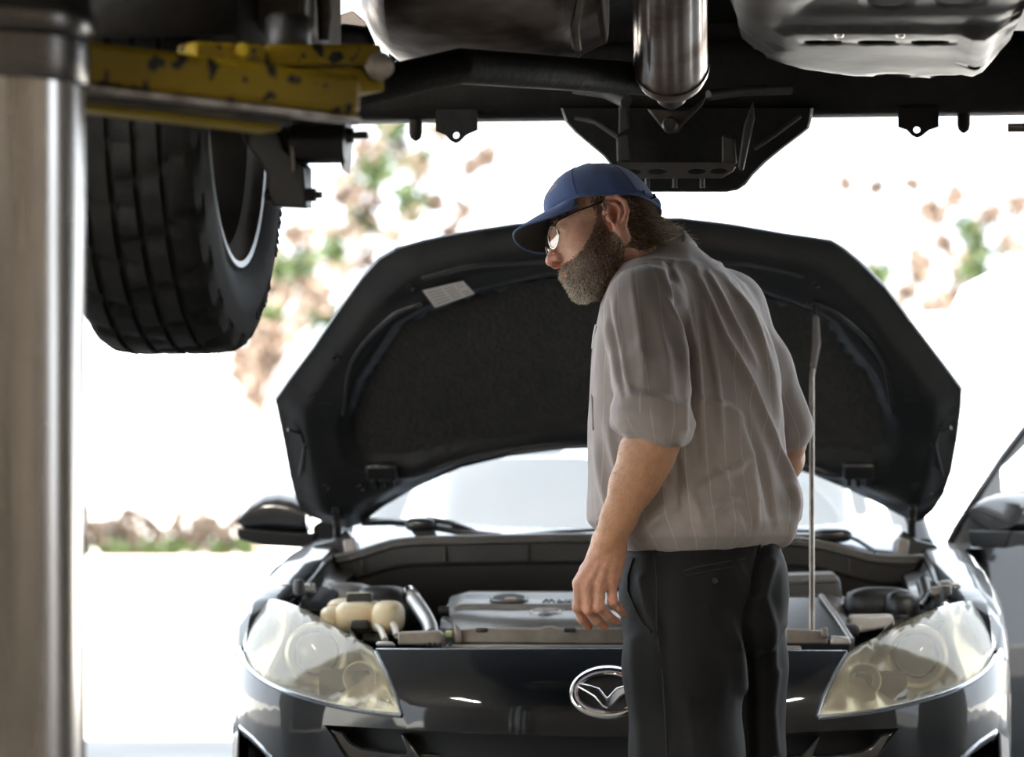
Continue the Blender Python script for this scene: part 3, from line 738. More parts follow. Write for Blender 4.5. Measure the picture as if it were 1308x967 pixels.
for z in (.50, .43, .37):
    MB().tube([from2(a, z, .07) for a in np.linspace(-.52, .52, 24)], .008, 8).build('grille_bar', m_gloss, bumper)
# lamp pockets with satin blades
m_satin = mat('satin_silver_blade', (0.32, 0.35, 0.40), 0.25, 0.7)
for sgn in (-1, 1):
    q = fg if sgn < 0 else mirror2(fg)
    l2 = [from2(a, z) for a, z in q]
    MB().rings([[p for p in l2], [p+Vector((-sgn*.05, .08, 0)) for p in l2]], cap=False).build('lamp_pocket', m_void, bumper)
    MB().add([p+Vector((-sgn*.05, .08, 0)) for p in l2], [tuple(range(len(l2)))]).build('pocket_back', m_void, bumper)
    bl = [from2(*to2(hit(x, y))) for x, y in ((297, 921), (306, 927), (322, 941), (338, 957), (352, 973))]
    bl = [Vector((p.x*-sgn, p.y, p.z)) for p in bl]
    rows = [[p+Vector((0, -.003, .003)) for p in bl], [p+Vector((-sgn*.018*min(1, i*.6), .02, -.018-.006*i)) for i, p in enumerate(bl)]]
    MB().grid(rows).build('pocket_blade', m_satin, bumper, smooth=60, solid=.004)
    MB().tube([bl[0]+Vector((0, 0, 0)), bl[0]+Vector((0, .004, -.05)), bl[0]+Vector((0, .006, -.12))], .007, 8).build('pocket_edge', mat('warm_satin_edge', (.45, .38, .33), .35, .5), bumper)

# emblem: oval ring with a winged mark
ec = from2(0, K(776, 885, 0).z)
b = MB(); nr = 64; rx, rz = 46/625, 30/625
def em(p, off): return Vector((p.x, Vs(0, p.z)+off, p.z))         # the badge follows the slope of the nose
ring = []
for k in range(nr):
    a = 2*PI*k/nr
    c = Vector((rx*.93*math.cos(a), 0, rz*.93*math.sin(a))); nrm = Vector((math.cos(a)/rx, 0, math.sin(a)/rz)).normalized()
    ring.append([em(ec+c+nrm*(.0100*math.cos(t)), -.010-.007*math.sin(t)) for t in [2*PI*j/10 for j in range(10)]])
ring.append(ring[0])
emb = b.rings(ring, cap=False).build('emblem', m_chrome, car, smooth=180)
m_emb_void = mat('emblem_recess', (0.004, 0.004, 0.004), 0.35, coat=.6)
MB().rings([[em(ec+Vector((rx*q*math.cos(2*PI*k/48), 0, rz*q*math.sin(2*PI*k/48))), -.006) for k in range(48)] for q in (1.0, .7, .4, .02)]).build('emblem_recess', m_emb_void, emb)
# bezel bulge in the paint around the emblem
wing = [(-1.0, .30), (-.86, .44), (-.55, .36), (-.25, .22), (0, -.22), (.25, .22), (.55, .36), (.86, .44), (1.0, .30), (.66, .02), (.42, -.20), (.16, -.62), (0, -.74), (-.16, -.62), (-.42, -.20), (-.66, .02)]
wc = [(0, .02)]
wl = [em(ec+Vector((x*rx*.90, 0, z*rz*.92)), -.008) for x, z in wing]
cen = [ec+Vector((x*rx*.90*.92, -.017, (z*.85+.0)*rz*.92)) for x, z in wing]
MB().prism(wl, (0, -.009, 0)).build('emblem_wings', m_chrome, emb, bevel=.004, seg=3)

# headlamps: lens, bowl, projector, ring, trim
def lens_material():
    m = bpy.data.materials.new('hazy_lamp_lens'); m.use_nodes = True; nt = m.node_tree; N = nt.nodes; L = nt.links
    N.remove(N['Principled BSDF'])
    tr = N.new('ShaderNodeBsdfTransparent'); tr.inputs[0].default_value = (.93, .90, .82, 1)
    gl = N.new('ShaderNodeBsdfGlossy'); gl.inputs['Roughness'].default_value = .06
    df = N.new('ShaderNodeBsdfDiffuse'); df.inputs[0].default_value = (.74, .71, .63, 1)
    tc = N.new('ShaderNodeTexCoord'); nz = N.new('ShaderNodeTexNoise'); nz.inputs['Scale'].default_value = 9; nz.inputs['Detail'].default_value = 6
    L.new(tc.outputs['Object'], nz.inputs[0])
    mr = N.new('ShaderNodeMapRange'); mr.inputs['To Min'].default_value = .05; mr.inputs['To Max'].default_value = .20
    L.new(nz.outputs[0], mr.inputs[0])
    m1 = N.new('ShaderNodeMixShader'); L.new(mr.outputs[0], m1.inputs[0]); L.new(tr.outputs[0], m1.inputs[1]); L.new(df.outputs[0], m1.inputs[2])
    fr = sheet_fresnel(N, L, .05, .7)
    m2 = N.new('ShaderNodeMixShader'); L.new(fr.outputs[0], m2.inputs[0]); L.new(m1.outputs[0], m2.inputs[1]); L.new(gl.outputs[0], m2.inputs[2])
    L.new(m2.outputs[0], N['Material Output'].inputs[0])
    return m
m_lens = lens_material()
m_bowl = mat('lamp_reflector', (0.72, 0.71, 0.68), 0.28, 0.8, col2=(0.55, 0.53, 0.47), nscale=6)
m_bowl_dark = mat('lamp_bezel', (0.16, 0.155, 0.14), 0.35, 0.5)
m_proj = mat('projector_glass', (0.06, 0.06, 0.055), 0.06, 0.0, coat=1.0)
lv, lf = panel2d(hl2, .03)
ha = np.array(hl2)
pcx = hit(392, 836)
for sgn in (-1, 1):
    def MS(p): return Vector((p.x*-sgn, p.y, p.z))
    lens = MB().add([MS(from2(p.x, p.y)) for p in lv], lf).build('headlamp', m_lens, car, smooth=180, solid=.002)
    vs = []
    for p in lv:
        dd = math.sqrt(float(np.min((ha[:, 0]-p.x)**2+(ha[:, 1]-p.y)**2)))
        w = from2(p.x, p.y); dep = .085*min(1, dd/.085)**.7
        dx = (w.x-pcx.x); dz = (w.z-pcx.z)
        q_ = math.hypot(dx, dz); dep += .24*min(1, max(0, (.105-q_)/.03))
        vs.append(MS(w+Vector((.03*min(1, dd/.08), dep+.002, -.004))))
    MB().add(vs, lf).build('reflector_bowl', m_bowl, lens, smooth=180)
    c = MS(pcx+Vector((.0, .150, -.006)))
    M = Matrix.Translation(c) @ Matrix.Rotation(PI/2, 4, 'X')
    MB().lathe([(.058, -.08), (.066, -.03), (.069, 0), (.067, .010), (.060, .014), (.055, .010), (.052, .0), (.050, -.01)], 48, M).build('projector_ring', m_bowl, lens)
    MB().lathe([(.0001, .028), (.015, .027), (.028, .022), (.040, .013), (.047, .003), (.050, -.012)], 40, M).build('projector_lens', m_proj, lens)
    # inner blinker bowl towards the nose and small side bulb
    c2 = MS(hit(450, 868)+Vector((.01, .05, 0)))
    MB().lathe([(.006, -.05), (.022, -.03), (.034, 0), (.036, .006), (.033, .006)], 32, Matrix.Translation(c2) @ Matrix.Rotation(PI/2, 4, 'X')).build('blinker_bowl', m_bowl, lens)
    tr_l = spline([MS(from2(a, z, -.002)) for a, z in ([edge_low[0]]+edge_low[1:])], .015)
    MB().tube(tr_l, .0055, 8).build('lower_trim', mat('polished_seam', (.30, .33, .37), .15, .9), lens)
    MB().tube([MS(from2(*to2(hit(x, y)), -.001)) for x, y in ((480, 832), (493, 858), (505, 886), (513, 913))], .0035, 8).build('inner_trim', m_lip, lens)

# fenders with wheel arch
def arch(v):
    d = v-.93
    return .33+math.sqrt(max(0, .345**2-d*d)) if abs(d) < .345 else .24
def fender_rows(sgn):
    rows = []
    for v in np.linspace(.46, 1.75, 42):
        ztop = np.interp(v, [.46, .52, .555, .64, .80, 1.0, 1.25, 1.75], [.735, .785, .826, .850, .876, .906, .93, .955])
        wo = np.interp(v, [.46, .56, .66, .82, 1.75], [.829, .858, .871, .877, .872]); wi = np.interp(v, [.46, .52, .555, .60, .8, 1.75], [.80, .785, .755, .725, .715, .715])
        sec = [(wi, ztop-(.06 if v > .7 else .012)), (wi, ztop-.008), (wi+.01, ztop), (wi*.45+wo*.55, ztop-.002), (wo-.035, ztop-.022), (wo-.012, ztop-.058), (wo-.002, ztop-.115), (wo, .70)]
        bz = min(arch(v), .66)
        sec += [(wo+.004, .70+(bz-.70)*.5), (wo-.003+.008*(abs(v-.93) < .36), bz), (wo-.03, bz)]
        rows.append([Vector((sgn*x, float(v), float(z))) for x, z in sec])
    return rows
m_inner = mat('engine_bay_paint', (0.012, 0.013, 0.016), 0.35, coat=.6)
for sgn in (-1, 1):
    fe = MB().grid(fender_rows(sgn)).build('fender', m_body, car, smooth=60, solid=.003)
    # gutter rail with black inner apron
    MB().grid([[Vector((sgn*x, v, z+dz)) for x, dz in ((.715, 0), (.70, -.02), (.665, -.03), (.655, -.25))] for v, z in ((.45, .79), (.7, .845), (1.0, .885), (1.3, .91))]).build('inner_apron', m_inner, fe, smooth=40, solid=.003)
    rf = MB().boxab((sgn*.862, .62, .56), (sgn*.872, .68, .625)).build('side_marker', mat('red_marker', (.35, .03, .02), .3), fe, bevel=.004)
    # wheel
    T = Matrix.Translation((sgn*.77, .93, .316)) @ Matrix.Rotation(PI/2, 4, 'Y')
    t = MB().lathe([(.205, -.09), (.29, -.10), (.31, -.085), (.316, -.04), (.316, .04), (.31, .085), (.29, .10), (.205, .09)], 64, T).build('tyre', m_rubber, car)
    MB().lathe([(.205, -.09), (.19, .0), (.205, .09)], 48, T).build('rim', m_rim, t)
    for k in range(5):
        a = 2*PI*k/5
        MB().tube([T @ Vector((.03*math.cos(a), .03*math.sin(a), sgn*.06)), T @ Vector((.2*math.cos(a), .2*math.sin(a), sgn*.06))], [.03, .02], 8).build('spoke', m_rim, t)

# ------------------------------------------------------------------ hood, opened about 46 degrees
HV, HZ, HA = 1.32, .945, math.radians(46)
hx_ = Vector((1, 0, 0)); ht = Vector((0, -math.cos(HA), math.sin(HA))); hn = Vector((0, math.sin(HA), math.cos(HA)))   # along the hood; its outward normal
def hood_pt(px, py, off=0.0):
    """meet the line of sight with the crowned hood surface; returns (u, t)"""
    lo, hi = 0.1, 2.2
    def g(v):
        p = K(px, py, v)-Vector((0, HV, HZ))
        return p.dot(hn)-crown(p.x, p.dot(ht))
    lo, hi = .3, 1.7
    for _ in range(40):
        m = (lo+hi)/2
        if g(m) < 0: lo = m
        else: hi = m
    p = K(px, py, lo)-Vector((0, HV, HZ))
    return (p.x, p.dot(ht))
def crown(u, t):
    c = .055*(1-(u/.75)**2)*(0.6+.4*(1-math.exp(-max(0, t)/.35)))
    return c-.05*max(0, (t-.75)/.35)**2
def hood3(u, t, off=0.0):
    return Vector((0, HV, HZ))+hx_*u+ht*t+hn*(crown(u, t)+off)
HO = [(505, 321), (540, 311), (600, 299), (660, 290), (720, 286), (800, 283), (870, 283), (930, 290), (1000, 302), (1062, 311), (1078, 320), (1098, 336), (1130, 368), (1165, 414), (1200, 460), (1228, 497), (1227, 520), (1222, 560), (1214, 605), (1205, 632), (1192, 652), (1167, 668), (1155, 661), (1125, 645), (1085, 626), (1040, 607), (990, 592), (930, 581), (860, 574), (790, 572), (720, 574), (650, 583), (590, 597), (535, 621), (490, 647), (462, 668), (444, 675), (425, 670), (395, 660), (380, 642), (371, 610), (362, 560), (352, 511), (370, 486), (400, 446), (430, 402), (462, 357), (485, 332)]
ho = [hood_pt(x, y) for x, y in HO]
ho2 = [(p.x, p.y) for p in resample([Vector((u, t, 0)) for u, t in ho], .035)]
v2, f2 = panel2d(ho2, .045)
hb = np.array(ho2)
m_hood_in = mat('hood_inner_paint', (0.012, 0.013, 0.014), 0.33, col2=(0.018, 0.018, 0.018), nscale=6, coat=.15, bump=.05, bscale=30)
m_pad = mat('hood_insulation_felt', (0.012, 0.0115, 0.011), 0.9, col2=(0.018, 0.017, 0.016), nscale=30, bump=.6, bscale=90)
PADL = [(450, 540), (456, 565), (470, 578), (515, 577), (600, 562), (690, 551), (785, 547)]
PADT = [(785, 352), (700, 354), (610, 374), (545, 397), (515, 415), (470, 480)]
padh = [hood_pt(x, y) for x, y in PADL+PADT]
cu = hood_pt(787, 450)[0]
n1 = len(PADL); lo_, up_ = padh[:n1], padh[n1:]
pad2 = lo_[:-1]+[(2*cu-u, t) for u, t in reversed(lo_)]+[(2*cu-u, t) for u, t in reversed(up_[1:])]+up_
# drop the doubled centre points
pad2 = [p for i, p in enumerate(pad2) if i == 0 or (Vector(p)-Vector(pad2[i-1])).length > .004]
pad2 = [(p.x, p.y) for p in resample([Vector((u, t, 0)) for u, t in pad2], .03)]
pa = np.array(pad2)
def relief(u, t):
    """inner panel depth: folded rim, raised frame, sunk centre"""
    de = math.sqrt(float(np.min((hb[:, 0]-u)**2+(hb[:, 1]-t)**2)))
    dp = math.sqrt(float(np.min((pa[:, 0]-u)**2+(pa[:, 1]-t)**2)))
    if inpoly(u, t, pad2): dp = -dp
    r = -.030*min(1, max(0, (de-.012)/.05))                 # frame stands proud of the rim
    r += .030*(1/(1+math.exp((dp-.018)/.006)))                # sinks back inside the pad
    r += .006*math.exp(-((dp-.075)/.012)**2)
    return r
hood = MB().add([hood3(p.x, p.y, relief(p.x, p.y)) for p in v2], f2)
v3, f3 = panel2d(ho2, .022)
hood = MB().add([hood3(p.x, p.y, relief(p.x, p.y)) for p in v3], f3).build('hood', m_hood_in, car, smooth=60, fix=False)
MB().add([hood3(p.x, p.y, .014) for p in v2], f2).build('hood_skin', m_body, hood, smooth=180, fix=False)
ed = [hood3(u, t, 0) for u, t in ho2]; ed.append(ed[0])
eo = [hood3(u, t, .014) for u, t in ho2]; eo.append(eo[0])
MB().grid([ed, [(a+b_)/2+(a-hood3(0, .55))*.004 for a, b_ in zip(ed, eo)], eo]).build('hood_edge', m_body, hood, smooth=60)
vp, fp = panel2d(pad2, .03)
MB().add([hood3(p.x, p.y, -.004+.004*mnoise.noise(Vector((p.x*9, p.y*9, 0)))) for p in vp], fp).build('insulation_pad', m_pad, hood, smooth=180)
# beads pressed into the frame
def bead(pxs, r=.006, m=m_hood_in, name='pressed_bead', off=-.028, both=True):
    pp = [hood_pt(x, y) for x, y in pxs]
    for s_ in ((1, -1) if both else (1,)):
        q = [hood3((u if s_ > 0 else 2*cu-u), t, off+relief(u, t)*.0) for u, t in pp]
        MB().tube(spline(q, .02), r, 8).build(name, m, hood)
bead([(540, 345), (600, 330), (660, 325), (720, 322), (787, 321)], .008)
bead([(440, 520), (452, 450), (500, 395), (540, 378)], .006)
bead([(450, 590), (520, 600), (600, 577), (700, 560), (787, 556)], .007, off=-.024)
bead([(369, 540), (385, 545), (390, 560), (384, 600)], .004, off=-.024)
bead([(395, 505), (410, 503), (425, 505)], .004, off=-.026)
for px, py, r in ((430, 448, 5), (400, 494, 4), (534, 380, 4), (526, 356, 5), (463, 612, 5), (418, 611, 5), (393, 560, 4)):
    u, t = hood_pt(px, py)
    for uu in (u, 2*cu-u):
        Mh = Matrix.Translation(hood3(uu, t, relief(u, t)-.002)) @ Matrix((Vector((1, 0, 0)), ht, hn)).transposed().to_4x4()
        MB().lathe([(0, .004), (r/560*.7, .003), (r/560, -.001), (r/560*1.2, .001)], 14, Mh).build('hood_hole_disc', m_void, hood)  # dark discs painted in for shaded holes of the inner panel
# latch striker clip boxes on the inner panel
for px, py in ((489, 590),):
    u, t = hood_pt(px, py)
    for uu in (u, 2*cu-u):
        Mh = Matrix((Vector((1, 0, 0)), ht, hn)).transposed()
        cl_ = MB().box(hood3(uu, t, -.035), (.075, .05, .02), Mh).build('washer_nozzle', m_black_plastic, hood, bevel=.006)
        for dx in (-.022, 0, .022):
            MB().box(hood3(uu+dx, t-.03, -.035), (.012, .03, .022), Mh).build('nozzle_rib', m_black_plastic, hood, bevel=.003)
# paper label under the hood
m_paper = mat('aged_label_paper', (0.50, 0.48, 0.46), 0.55)
lb = [hood_pt(x, y) for x, y in ((541, 358), (593, 346), (608, 362), (557, 380))]
lab = MB().add([hood3(u, t, -.036) for u, t in lb], [(0, 1, 2, 3)]).build('label_sticker', m_paper, hood, smooth=0, solid=.001)
lab['label'] = 'pale printed paper label'
def lerp2(s, t): 
    a = Vector(lb[0]).lerp(Vector(lb[1]), s); b_ = Vector(lb[3]).lerp(Vector(lb[2]), s); return a.lerp(b_, t)
m_ink = mat('faded_ink', (0.20, 0.195, 0.19), .6)
bb = MB()
for r_ in range(5):
    for s0, s1 in ((.06, .42), (.48, .72), (.78, .94)):
        if (r_ == 2 and s0 > .7): continue
        t0 = .14+r_*.165
        q = [lerp2(s0, t0), lerp2(s1, t0), lerp2(s1, t0+.05), lerp2(s0, t0+.05)]
        bb.add([hood3(p.x, p.y, -.0372) for p in q], [(0, 1, 2, 3)])
o = bb.build('label_print', m_ink, hood, smooth=0); o['kind'] = 'stuff'
# hinges
for px, py in ((432, 668), (1164, 664)):
    u, t = hood_pt(px, py-8)
    p1 = hood3(u, t+.06, -.03); p0 = K(px-2 if px < 700 else px+2, 705, 1.36)
    hg = MB().tube([p1, hood3(u, t-.01, -.03), p0, p0+Vector((0, .02, -.06))], .010, 8).build('hood_hinge', m_void, car)
    for k in (.0, .035):
        MB().lathe([(0, -.008), (.008, -.007), (.010, .004)], 10, Matrix.Translation(hood3(u, t+.015+k, -.034)) @ Matrix((Vector((1, 0, 0)), ht, hn)).transposed().to_4x4()).build('hinge_bolt', m_iron, hg)

# prop rod
hu, htt = hood_pt(1038, 372)
pr_top = hood3(hu, htt, -.035)
base = K(1037, 812, .28); knee = K(1037, 480, .60); kn2 = K(1043, 440, .64); kn3 = K(1042, 405, .67)
m_rod = mat('prop_rod_steel', (0.34, 0.30, 0.26), 0.35, 0.85, col2=(.2, .17, .14), nscale=20)
rod = MB().tube([base, K(1037, 700, .38), knee, knee.lerp(kn2, .4)], .0058, 10).build('prop_rod', m_rod, car)
MB().tube([knee.lerp(kn2, .2), kn2, kn3], [.0065, .0095, .007], 10).build('rod_grip', mat('brown_rubber_grip', (.07, .06, .055), .6), rod)
MB().tube([kn3, pr_top], .004, 8).build('rod_tip', m_iron, rod)
# ------------------------------------------------------------------ engine bay
bay = car
bay_tub = MB()
bay_tub.boxab((-.66, .16, .30), (.66, 1.30, .34)); bay_tub.boxab((-.66, 1.28, .30), (.66, 1.31, .86))
bay_tub.build('bay_floor', m_void, bay)
MB().boxab((-.62, .20, .40), (.62, .26, .695)).build('radiator', m_void, bay)
# radiator support: main bar and its cut plates
m_support = mat('dusty_support_steel', (0.26, 0.23, 0.20), 0.45, 0.5, col2=(0.17, 0.14, 0.115), nscale=14, bump=.08, bscale=60)
zs = K(776, 824, .2).z
sup = MB().boxab((-.36, .20, zs-.03), (.40, .25, zs-.002)).build('radiator_support', m_support, bay, bevel=.004)
def bplate(pxs, v, th, name, m, par=None, bev=.004):
    return MB().prism([K(x, y, v) for x, y in pxs], (0, th, 0)).build(name, m, par or bay, bevel=bev)
bplate([(588, 804), (612, 802), (690, 803), (696, 800), (706, 800), (712, 803), (800, 803), (860, 803), (862, 824), (588, 822)], .26, .02, 'support_face', m_support, sup)
for px in (615, 728):
    bplate([(px-8, 802), (px+8, 802), (px+8, 808), (px-8, 808)], .255, .01, 'bolt_head', m_iron, sup)
bplate([(508, 808), (560, 806), (566, 812), (566, 824), (508, 824)], .22, .05, 'latch_plate', m_support, sup)
bplate([(580, 796), (588, 804), (590, 822), (580, 822)], .24, .03, 'support_ear', m_support, sup)
bplate([(568, 806), (578, 806), (578, 815), (568, 815)], .24, .02, 'green_plug', mat('pale_green_plug', (.35, .42, .2), .5), sup)
for k in range(5):
    bplate([(544+k*7, 822), (549+k*7, 820), (550+k*7, 824), (545+k*7, 826)], .19, .01, 'clip', m_black_plastic, sup, .001)
bplate([(480, 820), (500, 820), (505, 826), (480, 826)], .22, .02, 'clip', m_alu, sup)
bplate([(1003, 803), (1050, 806), (1058, 812), (1058, 823), (1003, 823)], .24, .03, 'latch_plate', m_support, sup)
bplate([(1048, 803), (1057, 801), (1058, 815), (1050, 816)], .23, .02, 'rod_clip', m_support, sup)
bplate([(1062, 812), (1085, 814), (1088, 824), (1060, 824)], .24, .02, 'clip', m_alu, sup)

# engine cover
m_cover = mat('grey_engine_cover', (0.20, 0.198, 0.198), 0.36, 0.35, col2=(0.165, 0.16, 0.155), nscale=9, bump=.05, bscale=80)
ec0 = [(568, 803), (585, 806), (1000, 806), (1000, 757), (820, 757), (700, 757), (604, 755), (577, 756), (572, 775)]
def cov(u0, u1, sec):
    return [[Vector((u0+(u1-u0)*t+ins*(1 if t < .5 else -1), v, z)) for t in (0, 1)] for v, z, ins in sec]
ul = K(565, 780, .62).x; ur = .52
zA = K(700, 757, .86).z; zB = K(700, 777, .66).z; zC = K(700, 800, .44).z; zD = zC-.07
rows = []
for t in np.linspace(0, 1, 24):
    u = ul+(ur-ul)*t
    e = min(t, 1-t); rnd = min(1, e/.05)
    ins = .02*(1-rnd)**2; dz = -.012*(1-rnd)**2
    fr_cut = .13*max(0, 1-t/.16)        # cut front corner
    rows.append([Vector((u, .90, zA-.05+dz)), Vector((u, .885, zA-.01+dz)), Vector((u, .86, zA+dz)), Vector((u, .80, zA-.004+dz)), Vector((u, .785, zA-.012+dz)), Vector((u, .70, zB+.006+dz)), Vector((u, .695, zB-.006+dz)), Vector((u, .685, zB-.008+dz)), Vector((u, .52+fr_cut*.6, zC+.018+dz)), Vector((u, .46+fr_cut, zC+.004+dz)), Vector((u, .44+fr_cut, zC-.012)), Vector((u, .432+fr_cut, zD))])
cover = MB().grid(rows).build('engine_cover', m_cover, bay, smooth=35, solid=.006)
# oval filler ring and cap; a flat black disc paints the shaded hole
def cover_z(v): return float(np.interp(v, [.46, .52, .66, .70, .785, .80], [zC+.004, zC+.018, zB-.010, zB+.006, zA-.012, zA-.004]))
fc = K(650, 770.5, .745); fc.z = cover_z(.745)
Mf = Matrix.Translation(fc+Vector((0, 0, .004))) @ Matrix.Rotation(.13, 4, 'X') @ Matrix.Diagonal((1.25, 1.4, 1, 1))
MB().lathe([(.036, .003), (.033, .0075), (.030, .0062)], 36, Mf).build('filler_ring', m_cover, cover)
MB().lathe([(.0001, .0060), (.031, .0060)], 36, Mf).build('filler_dark_disc', m_void, cover)
MB().lathe([(.0001, .0085), (.010, .0082), (.0115, .0065), (.0115, .002)], 20, Mf @ Matrix.Translation((.004, -.017, 0))).build('filler_cap', mat('brown_oil_cap', (.32, .20, .09), .45), cover)
# raised oval badge and raised lettering on the cover
bc = K(697, 786.5, .575); bc.z = cover_z(.575)-.004
Mb = Matrix.Translation(bc+Vector((0, 0, .010))) @ Matrix.Rotation(.07, 4, 'X') @ Matrix.Diagonal((1, 1.5, 1, 1))
bd = MB().lathe([(.026, 0), (.030, .005), (.034, .005), (.037, 0)], 36, Mb).build('cover_badge', m_alu, cover)
MB().prism([Mb @ Vector((x*.03, z*.018, .003)) for x, z in ((-1, .3), (-.3, .25), (0, -.15), (.3, .25), (1, .3), (.5, 0), (.1, -.6), (-.1, -.6), (-.5, 0))], (0, 0, .004)).build('badge_wings', m_alu, cover)
fcu = bpy.data.curves.new('cover_lettering', 'FONT'); fcu.body = 'mazda'; fcu.size = .05; fcu.extrude = .003; fcu.align_x = 'CENTER'
ft = bpy.data.objects.new('cover_lettering', fcu); COL.objects.link(ft)
dg_ = bpy.context.evaluated_depsgraph_get()
me_ = bpy.data.meshes.new_from_object(ft.evaluated_get(dg_)); bpy.data.objects.remove(ft)
ft = bpy.data.objects.new('cover_lettering', me_); COL.objects.link(ft); ft.parent = cover
me_.materials.append(m_cover); ft.location = (K(722, 772, .715).x, .715, cover_z(.715)+.004); ft.rotation_euler = (.13, 0, 0); ft.scale = (.85, 1.3, 1); ft['kind'] = 'stuff'

# coolant tank: cream plastic with lobes, strap and cap
m_cream = mat('yellowed_tank_plastic', (0.62, 0.52, 0.34), 0.42, col2=(0.52, 0.43, 0.28), nscale=12, sss=.15)
def blob(c, r, name, m, par, sq=.7, n=18, k=10):
    rows = []
    for i in range(k+1):
        ph = -PI/2+PI*i/k
        cz = math.copysign(abs(math.sin(ph))**sq, math.sin(ph)); cr = max(.02, abs(math.cos(ph))**sq)
        rows.append([Vector((c[0]+r[0]*cr*math.copysign(abs(math.cos(a))**sq, math.cos(a)), c[1]+r[1]*cr*math.copysign(abs(math.sin(a))**sq, math.sin(a)), c[2]+r[2]*cz)) for a in [2*PI*j/n for j in range(n)]])
    return MB().rings(rows).build(name, m, par, smooth=60)
tk = blob(K(461, 788, .50), (.058, .06, .038), 'coolant_tank', m_cream, bay)
blob(K(496, 789, .46), (.036, .06, .038), 'tank_lobe', m_cream, tk)
blob(K(426, 789, .52), (.028, .06, .026), 'tank_lobe', m_cream, tk)
blob(K(446, 778, .60), (.05, .05, .025), 'tank_neck', m_cream, tk)
MB().tube([K(458, 782, .5), K(458, 757, .5)], .026, 18).build('tank_filler', m_cream, tk)
bplate([(442, 758), (474, 758), (474, 771), (442, 771)], .47, .05, 'tank_cap', m_black_plastic, tk, .004)
bplate([(449, 792), (470, 792), (472, 805), (447, 805)], .425, .02, 'tank_strap', m_black_plastic, tk, .004)
bplate([(462, 806), (490, 808), (490, 822), (462, 818)], .46, .02, 'tank_base', mat('green_black_bracket', (.03, .04, .02), .6), tk, .004)
for a, b_ in (((481, 795), (492, 818)), ((499, 792), (507, 812))):
    MB().tube(spline([K(a[0], a[1], .42), K((a[0]+b_[0])/2+1, (a[1]+b_[1])/2, .39), K(b_[0], b_[1], .35)], .02), .0075, 10).build('tank_hose', mat('milky_hose', (.55, .52, .46), .4), tk)
# shock tower dome behind the tank and aluminium pipe
blob(K(440, 782, .95), (.09, .10, .07), 'shock_tower', m_alu, bay)
blob(K(490, 778, .85), (.07, .08, .055), 'air_duct', m_black_plastic, bay)
pipe = MB().tube(spline([K(526, 762, .66), K(531, 769, .60), K(541, 784, .52), K(549, 800, .46), K(551, 812, .42)], .015), [.0175]*20 if False else .0175, 16).build('metal_pipe', m_alu, bay)
MB().tube([K(526, 764, .63), K(524, 758, .68)], [.021, .019], 16).build('pipe_collar', m_chrome, pipe)
MB().tube([K(560, 781, .6), K(574, 781, .6)], .012, 10).build('hose_stub', m_black_plastic, bay)

# fuse box, air box and battery side (right in the photograph)
fb = bplate([(985, 747), (990, 736), (1066, 734), (1073, 738), (1077, 768), (1077, 790), (985, 790)], .80, .22, 'battery_box', mat('grey_box_plastic', (.055, .055, .052), .4), bay, .012)
bplate([(985, 736), (1068, 733), (1074, 744), (985, 747)], .79, .24, 'battery_lid', mat('grey_lid_plastic', (.16, .155, .15), .42), fb, .008)
ab = MB()
Aq = [K(985, 762, .66), K(1050, 762, .66), K(1087, 815, .34), K(985, 806, .36)]
ab.prism(Aq, (0, .02, -.05)).build('air_intake', mat('intake_plastic', (.030, .030, .032), .3), bay, bevel=.01)
MB().tube([K(1049, 761, .65), K(1070, 790, .48), K(1088, 818, .33)], .006, 8).build('intake_rib', m_alu, bay)
blob(K(1125, 775, .72), (.085, .07, .045), 'washer_tank', m_black_plastic, bay)
blob(K(1152, 775, .66), (.04, .05, .036), 'washer_tank_dome', m_black_plastic, bay)
bplate([(1082, 757), (1100, 754), (1122, 758), (1122, 763), (1082, 764)], .70, .03, 'wiring_clip', m_support, bay)
bplate([(1085, 786), (1140, 785), (1144, 800), (1100, 808), (1085, 806)], .50, .05, 'white_cover', mat('offwhite_plastic', (.50, .48, .45), .5), bay, .006)
MB().tube(spline([K(1172, 780, .66), K(1184, 766, .74), K(1180, 745, .84)], .02), .018, 12).build('ribbed_hose', m_black_plastic, bay)
bplate([(1070, 798), (1098, 798), (1098, 815), (1075, 815)], .42, .04, 'intake_foot', m_black_plastic, bay, .008)
# alloy clutter at the fender tops
for px, py, sx in ((366, 752, 1), (378, 758, 1), (392, 752, 1), (1208, 748, -1), (1196, 756, -1), (1220, 752, -1)):
    bplate([(px-9, py-5), (px+7, py-7), (px+9, py+6), (px-8, py+7)], .68, .05, 'fender_bracket', m_alu, bay, .005)
for px, py in ((382, 749), (1208, 757)):
    MB().lathe([(0, .016), (.010, .015), (.013, .008), (.014, -.02)], 14, Matrix.Translation(K(px, py, .62))).build('strut_nut', m_black_plastic, bay)
for sgn, px in ((-1, 372), (1, 1205)):
    MB().boxab((sgn*.60, .55, .72), (sgn*.70, 1.28, .80)).build('inner_rail', m_inner, bay, bevel=.01)

